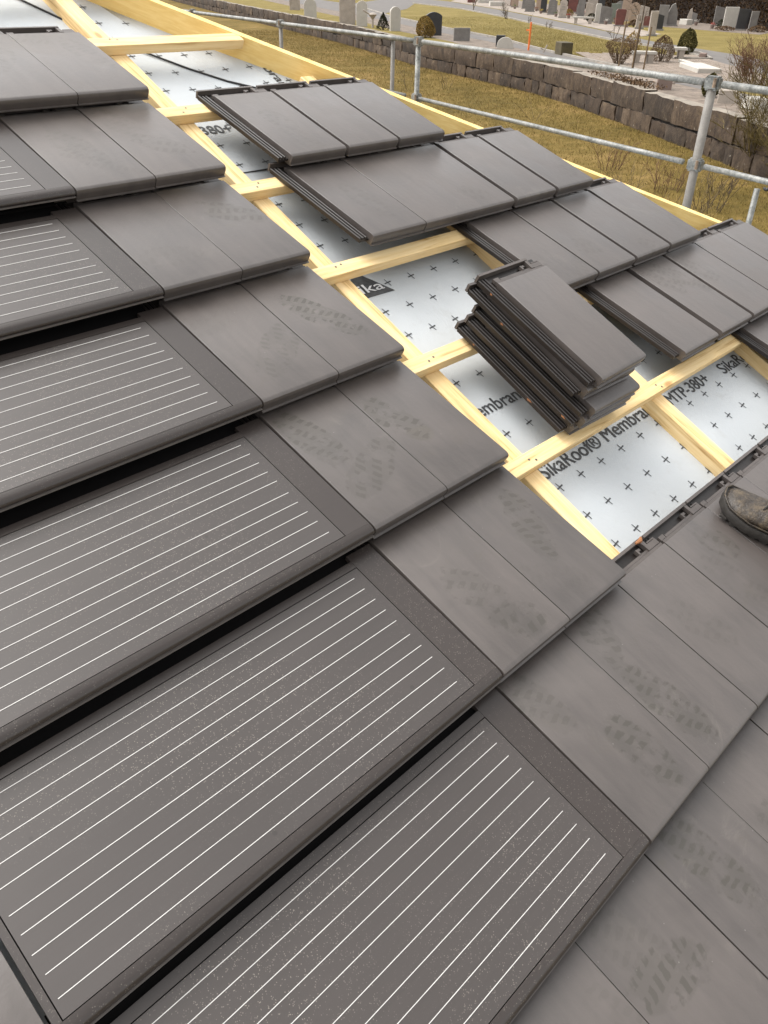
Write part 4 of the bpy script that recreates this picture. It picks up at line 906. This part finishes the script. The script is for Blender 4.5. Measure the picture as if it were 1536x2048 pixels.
mb = MB(); mb.tube([(-.55, .3, .95), (-.2, .05, .72)], .045, 6); mb.loft([[(.28 * r * math.cos(a) , .28 * r * math.sin(a), z) for a in [2 * PI * k / 10 for k in range(10)]] for r, z in ((.25, 0), (.2, .45), (.6, .6), (1, .72), (.7, .8), (.1, .82))]); o = mb.obj('grave_ornament', M_PALE); o.location = (41.2, 39.8, ZC); tag(o, 'pale stone bowl ornament above the cone conifer', 'ornament')
# little flower pots and lights among the far graves
POT = [(0.372, 0.348, 0.312), (0.27, 0.048, 0.03), (0.09, 0.12, 0.036), (0.3, 0.21, 0.03), (0.18, 0.072, 0.042)]
PM = [simple('grave_decor_%d' % i, c, .7, .2, 9) for i, c in enumerate(POT)]
PC = ['white', 'red', 'green', 'yellow', 'brown']
FP = [(65.0, 26.6), (64.4, 28.2), (62.0, 34.6), (61.0, 33.9), (63.4, 35.6), (67.5, 31.0), (66.2, 41.7), (68.0, 44.2), (72.0, 48.6), (76.5, 52.3), (60.9, 34.9), (74.0, 45.0), (79.0, 56.8), (58.9, 32.0)]
FN = ['the white stone by the hedge', 'the grey slanted stone by the hedge', 'the tan inscribed gravestone', 'the dark red gravestone', 'the green grey gravestone', 'the low white trough', 'the pale shouldered monument', 'the tall grey stone', 'the shouldered grey gravestone', 'the tan curved gravestone', 'the dark slanted gravestone', 'the stone arch', 'the far top edge row', 'the low red brown gravestone']
random.seed(55)
for i, ((x, y), nm) in enumerate(zip(FP, FN)):
    g = empty('flower_pot', (x, y, ZC + .01)); tag(g, 'small pot with %s flowers before %s' % (PC[i % 5], nm), 'flower pot', 'pots on the graves')
    mb = MB(); mb.loft([[(r * math.cos(a), r * math.sin(a), z) for a in [2 * PI * k / 9 for k in range(9)]] for r, z in ((.10, 0), (.15, .18), (.16, .22))]); mb.obj('pot', M_PINK, g)
    mb = MB()
    for _ in range(70): leaf(mb, Vector((random.gauss(0, .09), random.gauss(0, .09), .25 + abs(random.gauss(0, .07)))), .04)
    link('flowers', mb.mesh('flowers', PM[i % 5], fixn=False), None, g)

# short dry grass blades on both lawns (nobody could count them)
def blades(name, n, sampler, z, m_, label, hmin, hmax):
    V = []; F = []
    for _ in range(n):
        p = sampler()
        if p is None: continue
        x, y = p; a = random.uniform(0, 6.28); h = random.uniform(hmin, hmax); w_ = h * .10; lx, ly = random.gauss(0, h * .45), random.gauss(0, h * .45)
        i = len(V); V += [(x - w_ * math.cos(a), y - w_ * math.sin(a), z - .005), (x + w_ * math.cos(a), y + w_ * math.sin(a), z - .005), (x + lx, y + ly, z + h)]; F.append((i, i + 1, i + 2))
    me = bpy.data.meshes.new(name); me.from_pydata(V, [], F); me.materials.append(m_)
    return tag(link(name, me), label, 'grass', kind='stuff')
M_BLADE = leaf_mat('dry_grass', (.080, .058, .014), (.155, .112, .031), (.29, .20, .085), .9); M_BLADE2 = leaf_mat('dry_grass_cemetery', (.118, .092, .028), (.18, .142, .045), (.25, .195, .075), .9)
random.seed(101)
def s_lawn():
    t_ = random.random() ** 1.0 * 62; p, d = on_wall(t_); nn = Vector((d.y, -d.x)); dist = random.random() ** 1.1 * 14; q = p - nn * (dist + .03)
    return (q.x, q.y)
blades('grass', 170000, s_lawn, ZL, M_BLADE, 'short dry yellow brown grass of the lawn below the wall', .03, .085)
def s_cem():
    k = random.random(); i = min(int(k * 6), 5); f = k * 6 - i
    a = Vector(P1F[2 + i]).lerp(Vector(P1F[3 + i]), f); b = Vector(P2N[3 + i]).lerp(Vector(P2N[4 + i]), f); q = a.lerp(b, .04 + .9 * random.random()); return (q.x, q.y)
blades('grass', 60000, s_cem, ZC, M_BLADE2, 'short dry yellow grass of the cemetery lawn between the paths', .03, .07)
